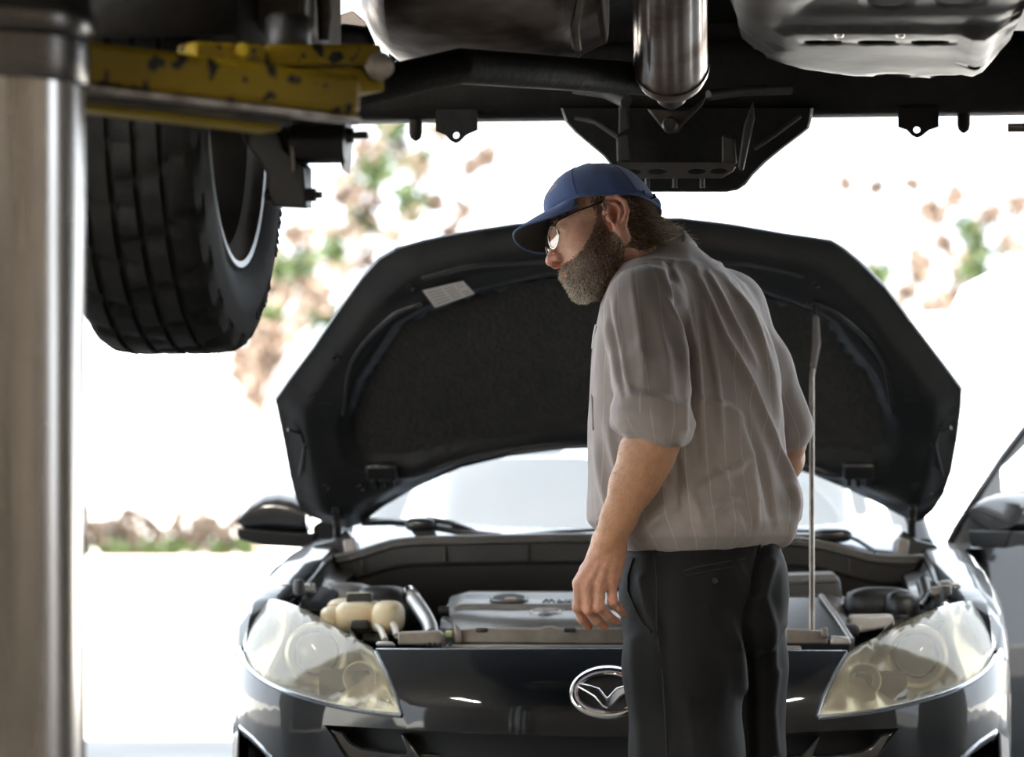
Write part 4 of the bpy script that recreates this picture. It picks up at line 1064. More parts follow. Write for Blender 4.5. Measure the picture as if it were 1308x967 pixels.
# ------------------------------------------------------------------ cowl baffle, cowl top, wipers, windshield
m_cowl = mat('grey_black_cowl_plastic', (0.022, 0.020, 0.018), 0.5, bump=.1, bscale=60)
CW = [(406, 717), (432, 713), (462, 706), (500, 694), (540, 690), (640, 687.5), (780, 686), (900, 688), (1000, 690), (1050, 695), (1085, 704), (1110, 711), (1150, 714), (1181, 713)]
def cv(x): return 1.20-.10*(1-((x-793)/390)**2)
topc = [K(x, y, cv(x)) for x, y in CW]; topc = spline(topc, .03)
def lowy(p): return .11 if abs(p.x) < .55 else .07
rows = [[p+Vector((0, .035, -.006)) for p in topc], [p+Vector((0, .012, .004)) for p in topc], [p+Vector((0, 0, 0)) for p in topc], [p+Vector((0, -.004, -.010)) for p in topc], [p+Vector((0, .006, -.014)) for p in topc], [p+Vector((0, .012, -.055)) for p in topc], [p+Vector((0, .002, -.058)) for p in topc], [p+Vector((0, .012, -.066)) for p in topc], [p+Vector((0, .05, -.20)) for p in topc]]
cowl = MB().grid(rows).build('cowl_baffle', m_cowl, car, smooth=35, solid=.003)
MB().tube([p+Vector((0, .004, .004)) for p in topc], .006, 8).build('cowl_seal', mat('grey_seal', (.09, .085, .08), .45), cowl)
for k in range(3, len(topc)-3, 6):
    MB().boxab(topc[k]+Vector((-.003, -.002, -.055)), topc[k]+Vector((.003, .014, -.016))).build('cowl_rib', m_cowl, cowl)
# cowl top sheet under the windshield, sky glint put into its pale colour
wsb = [K(x, y, 1.42-.22*(1-((x-800)/380)**2)) for x, y in ((452, 672), (500, 668), (570, 668), (660, 672), (780, 676), (900, 676), (1000, 673), (1100, 668), (1150, 672))]
wsb = spline(wsb, .03)
rows = []
for j in range(4):
    t = j/3
    row = []
    for i, p in enumerate(wsb):
        q = topc[min(len(topc)-1, int(i/len(wsb)*len(topc)))]
        row.append(p.lerp(Vector((p.x*1.0, q.y+.04, q.z-.004)), t))
    rows.append(row)
MB().grid(rows).build('cowl_top', m_lip, car, smooth=60, solid=.002)
for sgn, px in ((-1, 425), (1, 1172)):
    c = K(px, 715, 1.30)
    MB().prism([K(x if sgn < 0 else 1596-x, y, 1.27) for x, y in ((355, 765), (372, 722), (402, 695), (424, 690), (442, 676), (452, 690), (452, 745), (405, 760), (380, 770))], (0, .05, 0)).build('fender_inner_panel', m_inner, car, bevel=.008)
    MB().prism([K(x if sgn < 0 else 1600-x, y, 1.25) for x, y in ((438, 690), (452, 686), (456, 712), (440, 712))], (0, .03, 0)).build('hinge_mount', m_alu, car, bevel=.004)
MB().lathe([(0, -.004), (.005, -.003), (.006, .002)], 10, Matrix.Translation(K(391, 722, 1.25)) @ Matrix.Rotation(PI/2, 4, 'X')).build('plug', mat('yellow_plug', (.6, .55, .3), .5), car)
MB().lathe([(0, -.004), (.006, -.003), (.007, .002)], 10, Matrix.Translation(K(1206, 720, 1.25)) @ Matrix.Rotation(PI/2, 4, 'X')).build('plug', mat('green_plug', (.3, .7, .12), .5), car)

# windshield: curved sheet leaning back to the roof
def glass_material():
    m = bpy.data.materials.new('windshield_glass'); m.use_nodes = True; nt = m.node_tree; N = nt.nodes; L = nt.links
    N.remove(N['Principled BSDF'])
    tr = N.new('ShaderNodeBsdfTransparent'); tr.inputs[0].default_value = (.80, .84, .84, 1)
    gl = N.new('ShaderNodeBsdfGlossy'); gl.inputs['Roughness'].default_value = .015
    df = N.new('ShaderNodeBsdfDiffuse'); df.inputs[0].default_value = (.8, .8, .79, 1)  # white diffuse share stands in for the sky's reflection
    m1 = N.new('ShaderNodeMixShader'); m1.inputs[0].default_value = .36; L.new(tr.outputs[0], m1.inputs[1]); L.new(df.outputs[0], m1.inputs[2])
    fr = sheet_fresnel(N, L, .10, .8)
    m2 = N.new('ShaderNodeMixShader'); L.new(fr.outputs[0], m2.inputs[0]); L.new(m1.outputs[0], m2.inputs[1]); L.new(gl.outputs[0], m2.inputs[2])
    L.new(m2.outputs[0], N['Material Output'].inputs[0])
    return m
m_glass = glass_material()
WT, WZ = 2.02, 1.40
rows = []
for j in range(9):
    t = j/8; row = []
    for i in range(29):
        s = -1+2*i/28
        w = .71*(1-t)+.56*t
        v = (1.43-.22*(1-s*s))*(1-t)+(2.10-.12*(1-s*s))*t
        z = (.925+.01*(1-s*s))*(1-t)+(1.375+.035*(1-s*s))*t+.03*math.sin(PI*t)
        row.append(Vector((s*w, v, z)))
    rows.append(row)
MB().grid(rows).build('windshield', m_glass, car, smooth=180)
# cabin shell: pillars, roof, doors, side and rear openings
m_trim_in = mat('pale_cabin_trim', (0.42, 0.41, 0.39), 0.7)
for sgn in (-1, 1):
    pil = [Vector((sgn*.73, 1.45, .93)), Vector((sgn*.66, 1.80, 1.20)), Vector((sgn*.58, 2.12, 1.385))]
    MB().tube(spline(pil, .05), .028, 10).build('front_pillar', m_body, car)
    MB().tube(spline([Vector((sgn*.58, 2.12, 1.385)), Vector((sgn*.60, 2.7, 1.43)), Vector((sgn*.58, 3.4, 1.38)), Vector((sgn*.68, 4.0, 1.0))], .1), .03, 10).build('roof_rail', m_body, car)
    MB().tube([Vector((sgn*.60, 2.75, 1.42)), Vector((sgn*.78, 2.72, .92))], .045, 8).build('centre_pillar', m_body, car)
    MB().boxab((sgn*.80, 2.70, .26), (sgn*.875, 4.1, .93)).build('rear_quarter', m_body, car, bevel=.04, seg=3)
    T = Matrix.Translation((sgn*.77, 3.55, .316)) @ Matrix.Rotation(PI/2, 4, 'Y')
    MB().lathe([(.205, -.09), (.29, -.10), (.31, -.085), (.316, -.04), (.316, .04), (.31, .085), (.29, .10), (.205, .09), (.19, 0), (.205, -.09)], 48, T).build('tyre', m_rubber, car)
rows = []
for v, z, w in ((2.06, 1.40, .56), (2.3, 1.44, .58), (2.8, 1.455, .59), (3.3, 1.43, .57), (3.6, 1.37, .55)):
    rows.append([Vector((w*s, v, z-.035*s*s)) for s in np.linspace(-1, 1, 13)])
MB().grid(rows).build('roof', m_body, car, smooth=180, solid=.02)
MB().boxab((-.72, 4.05, .28), (.72, 4.28, .95)).build('tailgate', m_body, car, bevel=.06, seg=3)
MB().boxab((-.80, 1.6, .24), (.80, 4.1, .30)).build('floor_panel', m_void, car)
MB().boxab((-.82, 1.60, .70), (.70, 1.98, .935)).build('dashboard', mat('dash_plastic', (.10, .10, .10), .6), car, bevel=.05, seg=3)
def seat(u, v):
    s = MB().boxab((u-.24, v, .42), (u+.24, v+.5, .60)).build('seat', m_trim_in, car, bevel=.06, seg=3)
    MB().box((u, v+.58, .86), (.46, .14, .62), Euler((-.25, 0, 0))).build('backrest', m_trim_in, s, bevel=.06, seg=3)
    MB().box((u, v+.70, 1.25), (.25, .09, .17), Euler((-.2, 0, 0))).build('headrest', m_trim_in, s, bevel=.04, seg=3)
seat(-.36, 2.2); seat(.36, 2.2)
sw = []
for k in range(33):
    a = 2*PI*k/32
    sw.append(Vector((.36+.18*math.cos(a), 2.03-.06*math.sin(a)*.8, .94+.165*math.sin(a))))
stw = MB().tube(sw, .015, 8).build('steering_wheel', mat('light_wheel_rim', (.35, .35, .34), .5), car)
MB().tube([(.36, 2.03, .94), (.36, 1.9, .86)], .05, 12).build('steering_hub', m_black_plastic, stw)

# wipers
m_wiper = mat('wiper_black', (0.012, 0.013, 0.015), 0.3)
def wiper(pts, v, r):
    o = MB().tube([K(x, y, v+dv) for x, y, dv in pts], r, 8).build('wiper', m_wiper, car); return o
w1 = MB().tube([K(463, 668, 1.28), K(500, 667, 1.25), K(540, 671, 1.21), K(590, 680, 1.18), K(640, 685, 1.17)], .0085, 8).build('wiper', m_wiper, car)
blob(K(538, 670, 1.20), (.040, .03, .018), 'wiper_pivot', m_wiper, w1)
MB().tube([K(545, 663, 1.20), K(575, 668, 1.19), K(610, 680, 1.18), K(646, 685, 1.18)], [.008, .008, .006, .004], 8).build('wiper_arm', m_wiper, w1)
MB().tube([K(460, 663, 1.29), K(520, 666, 1.24)], .006, 8).build('wiper_blade', m_wiper, w1)
MB().prism([K(x, y, 1.18) for x, y in ((525, 679), (555, 678), (560, 688), (536, 691))], (0, .02, 0)).build('wiper_boot', m_wiper, w1)
w2 = MB().tube([K(660, 683, 1.17), K(720, 679, 1.17), K(800, 675, 1.17), K(960, 676, 1.17), K(1060, 680, 1.2)], .005, 8).build('wiper', m_wiper, car)
MB().tube([K(662, 684, 1.16), K(760, 684, 1.16), K(960, 684, 1.16), K(1060, 684, 1.16)], .006, 8).build('wiper_arm', m_lip, w2)
blob(K(1062, 684, 1.18), (.05, .03, .018), 'wiper_pivot', m_wiper, w2)
MB().tube([K(1070, 680, 1.2), K(1095, 690, 1.17), K(1118, 705, 1.13)], .005, 8).build('wiper_arm', m_lip, w2)

# door mirrors
m_mirror_cap = mat('mirror_cap_paint', (0.020, 0.019, 0.021), 0.22, coat=1.0)
def mirror_obj(par, f, name='door_mirror'):
    """f maps (x, y, dv) of the left mirror as photographed to a local point"""
    rows = []
    sec = [((308, 658), 2, 8), ((313, 655), 12, 20), ((325, 648), 20, 32), ((342, 643), 26, 38), ((360, 642), 26, 40), ((378, 645), 25, 38), ((390, 649), 22, 34), ((396, 652), 18, 26)]
    for (cx, cy), up, dn in sec:
        row = []
        for k in range(20):
            a = 2*PI*k/20
            dy = up*math.sin(a) if math.sin(a) > 0 else dn*math.sin(a)
            row.append(f(cx+2*math.cos(a)*0, cy-dy*.8+6, .07*math.cos(a)))
        rows.append(row)
    mo = MB().rings(rows).build(name, m_mirror_cap, par, smooth=60)
    b = MB(); rows = []
    for cx, y0, y1 in ((306, 676, 684), (312, 675, 690), (340, 677, 697), (385, 681, 699), (404, 680, 702)):
        rows.append([f(cx, y0, -.055), f(cx, y0, .06), f(cx, y1, .05), f(cx, y1, -.04)])
    mo_base = b.rings(rows).build('mirror_base', m_black_plastic, mo, bevel=.004)
    if par is not car: mo_base.parent = par
    return mo
mirror_obj(car, lambda x, y, dv: K(x, y, 1.68)+Vector((0, dv, 0)))
MB().prism([K(x, y, 1.66) for x, y in ((398, 672), (425, 655), (430, 700), (400, 700))], (0, .1, 0)).build('mirror_sail', m_body, car, bevel=.01)
# closed door on the left of the photograph
ld = MB().boxab((-.875, 1.62, .28), (-.815, 2.68, .92)).build('door', m_body, car, bevel=.03, seg=3)
# open door on the right: hinge near the fender, swung out about 62 degrees
DA = math.radians(43)
dh = Vector((.865, 1.60, 0)); dx_ = Vector((math.sin(DA), math.cos(DA), 0)); dn_ = Vector((math.cos(DA), -math.sin(DA), 0))   # along the door; out of its skin
def D(s, z, o=0.0): return dh+dx_*s+dn_*o+Vector((0, 0, z))
rows = []
for s in (0, .015, .05, .3, .6, .9, 1.05, 1.08):
    e = .02 if s in (0, 1.08) else 0
    row = []
    for z, o in ((.28, -.02), (.32, .01), (.45, .03), (.60, .036), (.74, .034), (.82, .022), (.88, .016), (.925, .0), (.93, -.03)):
        row.append(D(s, z+.02*s, o-e))
    rows.append(row)
door = MB().grid(rows).build('open_door', m_body, car, smooth=60)
MB().prism([D(0, .28, -.02), D(1.08, .28, -.02), D(1.08, .95, -.02), D(0, .93, -.02)], dn_*-.06).build('door_inner', m_trim_in, door, bevel=.01)
def door_px(px, py):
    """meet the line of sight with the door plane"""
    lo, hi = 1.2, 3.0
    for _ in range(40):
        m = (lo+hi)/2; p = K(px, py, m)-dh
        if p.dot(Vector((dn_.x, dn_.y, 0))) < 0: hi = m
        else: lo = m
    p = K(px, py, lo)-dh
    return (p.dot(dx_), p.z)
# window frame with the sail triangle
fr_out = [door_px(x, y) for x, y in ((1207, 706), (1222, 676), (1250, 632), (1280, 586), (1308, 549), (1345, 505), (1400, 462))]
fr_in = [door_px(x, y) for x, y in ((1275, 690), (1276, 660), (1273, 600), (1283, 592), (1308, 566), (1345, 524), (1400, 484))]
so_, zo_ = fr_out[-1]; si_, zi_ = fr_in[-1]
fr_out += [(so_+.16, zo_+.05), (.90, zo_+.055), (1.02, zo_-.02), (1.08, zo_-.16), (1.085, .95)]
fr_in += [(si_+.16, zi_+.05), (.88, zi_+.05), (.98, zi_-.03), (1.035, zi_-.16), (1.04, .95)]
m_sail = mat('grey_sail_plastic', (0.20, 0.205, 0.21), 0.35, col2=(.26, .26, .265), nscale=4)
rows = [[D(s, z, .0) for s, z in fr_out], [D(s, z, .006) for s, z in fr_in]]
MB().grid(rows).build('window_frame', m_sail, door, smooth=0, solid=.02)
MB().tube([D(s, z, .002) for s, z in fr_out], .011, 8).build('frame_edge', m_body, door)
MB().add([D(s, z, -.004) for s, z in fr_in]+[D(fr_in[0][0], .93)], [tuple(range(len(fr_in)+1))]).build('door_glass', m_glass, door, smooth=0)
def rm(x, y, dv):
    # right mirror: the left one turned about the car and shifted out with the door
    s, z = door_px(1297-(x-306)*.82, y-3)
    return D(s, z, .12-dv*1.2)
mirror_obj(door, rm)
MB().tube([D(door_px(1248, 688)[0], door_px(1248, 688)[1], .01), D(door_px(1262, 685)[0], door_px(1262, 685)[1], .06), D(door_px(1300, 686)[0], door_px(1300, 686)[1], .10)], [.012, .022, .02], 10).build('mirror_arm', m_sail, door)
# ------------------------------------------------------------------ the mechanic: smooth implicit surfaces turned into meshes
class Field:
    def __init__(s, lo, hi, h):
        s.lo = np.array(lo, float); s.h = h
        s.n = np.ceil((np.array(hi)-s.lo)/h).astype(int)+1
        s.f = np.full(s.n, 0.2, np.float32)
        s.ax = [(s.lo[i]+h*np.arange(s.n[i])).astype(np.float32) for i in range(3)]
    def sub(s, lo, hi):
        a = np.clip(np.floor((np.array(lo)-s.lo)/s.h).astype(int), 0, s.n); b = np.clip(np.ceil((np.array(hi)-s.lo)/s.h).astype(int)+1, 0, s.n)
        return tuple(slice(a[i], b[i]) for i in range(3))
    def put(s, fn, lo, hi, k=.01, mode='add'):
        pad = max(k, .01)+2*s.h
        sl = s.sub(np.array(lo)-pad, np.array(hi)+pad)
        X = s.ax[0][sl[0]][:, None, None]; Y = s.ax[1][sl[1]][None, :, None]; Z = s.ax[2][sl[2]][None, None, :]
        if 0 in (X.size, Y.size, Z.size): return
        d = fn(X, Y, Z).astype(np.float32); g = s.f[sl]
        if mode == 'sub':
            d = -d; hh = np.maximum(k-np.abs(g-d), 0)/k; s.f[sl] = np.maximum(g, d)+hh*hh*k/4
        else:
            hh = np.maximum(k-np.abs(g-d), 0)/k; s.f[sl] = np.minimum(g, d)-hh*hh*k/4
    def cone(s, a, b, r1, r2, k=.01, mode='add', flat=None):
        a, b = np.array(a, float), np.array(b, float); ab = b-a; L2 = float(ab@ab)
        def fn(X, Y, Z):
            x, y, z = X-a[0], Y-a[1], Z-a[2]
            t = np.clip((x*ab[0]+y*ab[1]+z*ab[2])/L2, 0, 1)
            x, y, z = x-t*ab[0], y-t*ab[1], z-t*ab[2]
            if flat is not None:
                n, q = flat; m = (x*n[0]+y*n[1]+z*n[2])*(1/q-1)
                x, y, z = x+m*n[0], y+m*n[1], z+m*n[2]
            return np.sqrt(x*x+y*y+z*z)-(r1+(r2-r1)*t)
        r = max(r1, r2)
        s.put(fn, np.minimum(a, b)-r, np.maximum(a, b)+r, k, mode)
    def chain(s, pts, rs, k=.008, mode='add', flat=None):
        for i in range(len(pts)-1): s.cone(pts[i], pts[i+1], rs[i], rs[i+1], k, mode, flat)
    def ell(s, c, r, R=None, k=.01, mode='add'):
        c = np.array(c, float); r = np.array(r, float); R = np.eye(3) if R is None else np.array(R)
        def fn(X, Y, Z):
            x, y, z = X-c[0], Y-c[1], Z-c[2]
            q = [(x*R[0, i]+y*R[1, i]+z*R[2, i]) for i in range(3)]
            k0 = np.sqrt((q[0]/r[0])**2+(q[1]/r[1])**2+(q[2]/r[2])**2)
            k1 = np.sqrt((q[0]/r[0]**2)**2+(q[1]/r[1]**2)**2+(q[2]/r[2]**2)**2)+1e-6
            return k0*(k0-1)/k1
        m = float(max(r)); s.put(fn, c-m, c+m, k, mode)
    def loft(s, lev, A, B, k=.02, p=2.3, shrink=0.0):
        """stack of ellipses; lev rows: z, cx, cy, a, b"""
        lev = np.array(sorted(lev)); 
        def fn(X, Y, Z):
            zz = Z.ravel(); I = [np.interp(zz, lev[:, 0], lev[:, j]).astype(np.float32)[None, None, :] for j in range(1, 5)]
            x, y = X-I[0], Y-I[1]; a, b = I[2]-shrink, I[3]-shrink
            u = np.abs(x*A[0]+y*A[1])/a; v = np.abs(x*B[0]+y*B[1])/b
            g = (u**p+v**p)**(1/p)
            d = (g-1)*np.minimum(a, b)*1.05
            dz = np.maximum(lev[0, 0]-Z, Z-lev[-1, 0])
            return np.maximum(d, dz)
        m = lev[:, 3:5].max()
        s.put(fn, (lev[:, 1].min()-m, lev[:, 2].min()-m, lev[0, 0]), (lev[:, 1].max()+m, lev[:, 2].max()+m, lev[-1, 0]), k)
    def mesh(s):
        f = s.f; S = f < 0
        C = np.zeros(np.array(f.shape)-1, np.int8)
        for i in (0, 1):
            for j in (0, 1):
                for k in (0, 1):
                    C += S[i:S.shape[0]-1+i, j:S.shape[1]-1+j, k:S.shape[2]-1+k]
        act = np.argwhere((C > 0) & (C < 8))
        idx = np.full(C.shape, -1, np.int32); idx[act[:, 0], act[:, 1], act[:, 2]] = np.arange(len(act))
        acc = np.zeros((len(act), 3)); cnt = np.zeros(len(act))
        cor = [(i, j, k) for i in (0, 1) for j in (0, 1) for k in (0, 1)]
        val = {c: f[act[:, 0]+c[0], act[:, 1]+c[1], act[:, 2]+c[2]] for c in cor}
        for a in cor:
            for d in range(3):
                if a[d] == 0:
                    b = list(a); b[d] = 1; b = tuple(b)
                    va, vb = val[a], val[b]; m = (va < 0) != (vb < 0)
                    t = np.where(m, va/np.where(m, va-vb, 1), 0)
                    pt = np.repeat(np.array(a, float)[None], len(act), 0); pt[:, d] += t
                    acc[m] += pt[m]; cnt[m] += 1
        V_ = s.lo+s.h*(act+acc/cnt[:, None])
        Q = []
        for d in range(3):
            o = [q for q in range(3) if q != d]
            sl0 = [slice(1, -1)]*3; sl1 = [slice(1, -1)]*3
            sl0[d] = slice(0, -1); sl1[d] = slice(1, None)
            A_, B_ = S[tuple(sl0)], S[tuple(sl1)]
            e = np.argwhere(A_ != B_); 
            base = e.copy(); base[:, o[0]] += 1; base[:, o[1]] += 1
            def cell(da, db):
                q = base.copy(); q[:, o[0]] -= da; q[:, o[1]] -= db
                return idx[q[:, 0], q[:, 1], q[:, 2]]
            qd = np.stack([cell(1, 1), cell(0, 1), cell(0, 0), cell(1, 0)], 1)
            flip = A_[e[:, 0], e[:, 1], e[:, 2]]
            if d == 1: flip = ~flip
            qd[~flip] = qd[~flip][:, ::-1]
            Q.append(qd)
        Q = np.concatenate(Q); Q = Q[(Q >= 0).all(1)]
        return V_, Q

def relax(V_, Q, n=1, w=.5):
    E = np.concatenate([Q[:, [0, 1]], Q[:, [1, 2]], Q[:, [2, 3]], Q[:, [3, 0]]])
    for _ in range(n):
        s = np.zeros_like(V_); c = np.bincount(E[:, 0], minlength=len(V_))+np.bincount(E[:, 1], minlength=len(V_))
        for j in range(3):
            s[:, j] = np.bincount(E[:, 0], V_[E[:, 1], j], len(V_))+np.bincount(E[:, 1], V_[E[:, 0], j], len(V_))
        V_ = V_*(1-w)+w*s/np.maximum(c, 1)[:, None]
    return V_
def normals(V_, Q):
    n = np.cross(V_[Q[:, 2]]-V_[Q[:, 0]], V_[Q[:, 3]]-V_[Q[:, 1]])
    N_ = np.zeros_like(V_)
    for j in range(3):
        for k in range(4): N_[:, j] += np.bincount(Q[:, k], n[:, j], len(V_))
    return N_/np.maximum(np.linalg.norm(N_, axis=1), 1e-9)[:, None]
def npmesh(name, V_, Q, m, parent, base, cols=None, attrs=None):
    me = bpy.data.meshes.new(name)
    Q = np.asarray(Q); V_ = np.asarray(V_)-np.array(base)
    me.vertices.add(len(V_)); me.vertices.foreach_set('co', V_.astype(np.float32).ravel())
    nl = Q.shape[1]
    me.loops.add(Q.size); me.loops.foreach_set('vertex_index', Q.astype(np.int32).ravel())
    me.polygons.add(len(Q)); me.polygons.foreach_set('loop_start', (np.arange(len(Q))*nl).astype(np.int32))
    me.update(calc_edges=True); me.validate()
    if cols is not None:
        a = me.color_attributes.new('tint', 'FLOAT_COLOR', 'POINT')
        a.data.foreach_set('color', np.concatenate([cols, np.ones((len(cols), 1))], 1).astype(np.float32).ravel())
    for k, v in (attrs or {}).items():
        a = me.attributes.new(k, 'FLOAT', 'POINT'); a.data.foreach_set('value', v.astype(np.float32))
    me.shade_smooth(); me.materials.append(m)
    o = bpy.data.objects.new(name, me); COL.objects.link(o); o.parent = parent
    return o
def proj(V_):
    return CX+V_[:, 0]/V_[:, 1]*F, HY-(V_[:, 2]-CH)/V_[:, 1]*F
def vnoise(V_, sc, seed=0.0):
    """smooth value noise"""
    q = V_*np.array(sc)+seed*17.3; i = np.floor(q).astype(np.int64); f = q-i; f = f*f*(3-2*f)
    def h(a): 
        x = (a[:, 0]*374761393+a[:, 1]*668265263+a[:, 2]*2147483647 % 1000003) & 0x7fffffff
        x = (x ^ (x >> 13))*1274126177 & 0x7fffffff; return ((x ^ (x >> 16)) & 0xffff)/65535.0
    r = 0
    for a in (0, 1):
        for b in (0, 1):
            for c in (0, 1):
                w = (f[:, 0] if a else 1-f[:, 0])*(f[:, 1] if b else 1-f[:, 1])*(f[:, 2] if c else 1-f[:, 2])
                r = r+w*h(i+np.array([a, b, c]))
    return r*2-1
def polydist(x, y, line):
    """distance (and position along) to a polyline in the picture-aligned plane"""
    best = np.full(x.shape, 1e9); pos = np.zeros(x.shape); L_ = 0
    for (x0, y0), (x1, y1) in zip(line[:-1], line[1:]):
        dx, dy = x1-x0, y1-y0; l = math.hypot(dx, dy)
        t = np.clip(((x-x0)*dx+(y-y0)*dy)/(l*l), 0, 1); d = np.hypot(x-x0-t*dx, y-y0-t*dy)
        m = d < best; best[m] = d[m]; pos[m] = L_+t[m]*l; L_ += l
    return best, pos/L_

BASE = np.array((P(897, 0, 5.93).x, 5.93, 0.0))
man = empty('person', tuple(BASE), 'bearded person in navy cap, grey striped shirt and charcoal trousers standing at the open hood', 'person')
fw = np.array((-.76, .65, 0)); fw /= np.linalg.norm(fw); lf_ = np.array((-fw[1], fw[0], 0))       # facing; his left
pa_ = lambda x, y, d: np.array(P(x, y, d))
# head frame
psi, the, phi, HS = math.radians(13.9), math.radians(14.3), math.radians(28.9), 1.04
HR = np.array(Matrix.Rotation(PI+psi, 3, 'Z') @ Matrix.Rotation(the, 3, 'Y') @ Matrix.Rotation(phi, 3, 'X'))
HOo = np.array((0.1808, 6.02, 1.561))
def H(x, y, z): return HOo+HR @ (np.array((x, y, z))*HS)
def Hin(V_): return ((V_-HOo) @ HR)/HS
def Hs(*r): return np.array(r)*HS

# torso levels shared by body and shirt: photograph row, centre column, distance, half width, half depth
TL = [(702, 893, 5.935, .165, .13), (684, 892, 5.935, .196, .165), (664, 887, 5.94, .213, .182), (640, 884, 5.945, .212, .178), (600, 880, 5.955, .207, .170), (540, 877, 5.965, .204, .166), (480, 875, 5.98, .200, .158), (430, 872, 5.99, .190, .146), (390, 868, 6.0, .172, .128), (360, 862, 6.01, .145, .105), (340, 852, 6.02, .11, .085)]
lev = []
for y, x, d, a, b_ in TL:
    p = pa_(x, y, d); lev.append((p[2], p[0], p[1], a, b_))
SL = pa_(820, 388, 5.82); EL = pa_(838, 548, 5.70); WL = pa_(779, 688, 5.755)
SRt = pa_(931, 395, 6.13); ER = pa_(1001, 562, 6.16); WR = pa_(990, 640, 6.34)
NB_ = pa_(828, 334, 6.06)

# ---- body (skin)
fb_ = Field((pa_(690, 0, 6)[0]-.02, 5.61, .78), (pa_(1050, 0, 6)[0]+.03, 6.46, 1.74), .0025)
fb_.loft(lev[1:], lf_, fw, .02, 2.2, .035)
fb_.ell(H(-.008, 0, .048), Hs(.095, .073, .083), HR, .02)
fb_.ell(H(.042, 0, -.012), Hs(.054, .060, .078), HR, .03)
fb_.ell(H(.042, 0, -.062), Hs(.050, .050, .042), HR, .03)
fb_.ell(H(.080, 0, -.090), Hs(.018, .024, .018), HR, .025)
fb_.cone(H(.078, -.032, .041), H(.078, .032, .041), .0125*HS, .0125*HS, .018)
for s_ in (-1, 1):
    fb_.ell(H(.060, s_*.045, -.008), Hs(.024, .018, .018), HR, .02)
    fb_.ell(H(.100, s_*.034, .022), Hs(.016, .018, .013), HR, .014, 'sub')
    fb_.ell(H(.078, s_*.032, .022), Hs(.0135, .0155, .0125), HR, .004)
    fb_.ell(H(.088, s_*.032, .0205), Hs(.006, .011, .0012), HR, .002, 'sub')
fb_.cone(H(.088, 0, .028), H(.108, 0, -.012), .0085*HS, .0115*HS, .010)
fb_.ell(H(.113, 0, -.017), Hs(.0115, .0115, .010), HR, .008)
for s_ in (-1, 1):
    fb_.ell(H(.103, s_*.0125, -.021), Hs(.0105, .0075, .0085), HR, .006)
    fb_.ell(H(.109, s_*.0075, -.029), Hs(.0055, .0036, .004), HR, .003, 'sub')
fb_.ell(H(.096, 0, -.048), Hs(.010, .024, .0075), HR, .008)
fb_.ell(H(.096, 0, -.0625), Hs(.0095, .020, .0065), HR, .006)
fb_.ell(H(.106, 0, -.0555), Hs(.011, .024, .0013), HR, .003, 'sub')
for s_ in (-1, 1):                                   # ears
    ER_ = HR @ np.array(Matrix.Rotation(math.radians(-14), 3, 'Y')) @ np.array(Matrix.Rotation(math.radians(s_*20), 3, 'Z'))
    fb_.ell(H(-.012, s_*.076, .004), Hs(.019, .0065, .032), ER_, .006)
    fb_.ell(H(-.006, s_*.083, .002), Hs(.0105, .008, .018), ER_, .004, 'sub')
    hel = [(.008, .074, .012), (.004, .078, .028), (-.008, .083, .037), (-.022, .086, .033), (-.031, .087, .018), (-.030, .085, .000), (-.022, .082, -.014), (-.012, .078, -.026)]
    fb_.chain([H(x, s_*y, z) for x, y, z in hel], [.0045*HS]*8, .004)
    fb_.chain([H(x, s_*y, z) for x, y, z in ((-.002, .081, .026), (-.015, .084, .020), (-.020, .084, .004), (-.012, .081, -.010))], [.0032]*4, .004)
    fb_.ell(H(-.006, s_*.0765, -.026), Hs(.0095, .0055, .010), HR, .005)
    fb_.ell(H(.006, s_*.0755, -.002), Hs(.005, .005, .007), HR, .004)
fb_.cone(H(-.025, 0, -.02), NB_, .060, .068, .03)
fb_.cone(H(-.006, .060, -.05), pa_(812, 338, 6.0), .014, .014, .03)        # neck muscle towards the camera
fb_.cone(NB_, pa_(855, 400, 6.03), .07, .085, .04)
for S_, E_, W_ in ((SL, EL, WL), (SRt, ER, WR)):
    fb_.cone(S_, E_, .054, .044, .03)
fl_ax = (0.25, .97, 0)
fb_.chain([EL, EL+(WL-EL)*.22, EL+(WL-EL)*.5, EL+(WL-EL)*.8, WL], [.043, .047, .041, .0315, .0275], .015)
fb_.cone(EL+np.array((.012, -.012, .0)), EL+(WL-EL)*.4+np.array((.012, -.008, 0)), .036, .030, .03)
fb_.chain([ER, ER+(WR-ER)*.3, ER+(WR-ER)*.7, WR], [.042, .044, .034, .028], .015)
# left hand: palm slab, tendons, four fingers, thumb
D0 = 5.765
def hp(x, y, dd): return pa_(x, y, D0+dd)
palm_n = np.array((.35, .93, 0)); palm_n /= np.linalg.norm(palm_n)
KN = [(740, 749, .012), (752, 751, .000), (767, 749, -.004), (782, 748, .004)]
for (x, y, dd), w in zip(KN, ((770, 700), (776, 700), (782, 700), (788, 700))):
    fb_.cone(hp(w[0], w[1], .002), hp(x, y-4, dd+.006), .0165, .0135, .018)
fb_.cone(hp(776, 690, .0), hp(772, 722, .012), .026, .027, .02, flat=((palm_n[0], palm_n[1], 0), .62))
FG = [((740, 748, .012), (738.5, 776, .012), (744, 791, .026), (752, 801, .038), (.0112, .0098, .0090, .0074)),
      ((751.5, 750, .0), (752, 779, .0), (762, 792, .018), (772.5, 801, .034), (.0115, .0102, .0094, .0076)),
      ((766, 748, -.004), (766, 776, -.006), (776.5, 787, .012), (788, 794, .030), (.0110, .0098, .0090, .0074)),
      ((781, 747, .004), (782.5, 768, .0), (789, 776, .010), (795.5, 784, .024), (.0100, .0088, .0082, .0068))]
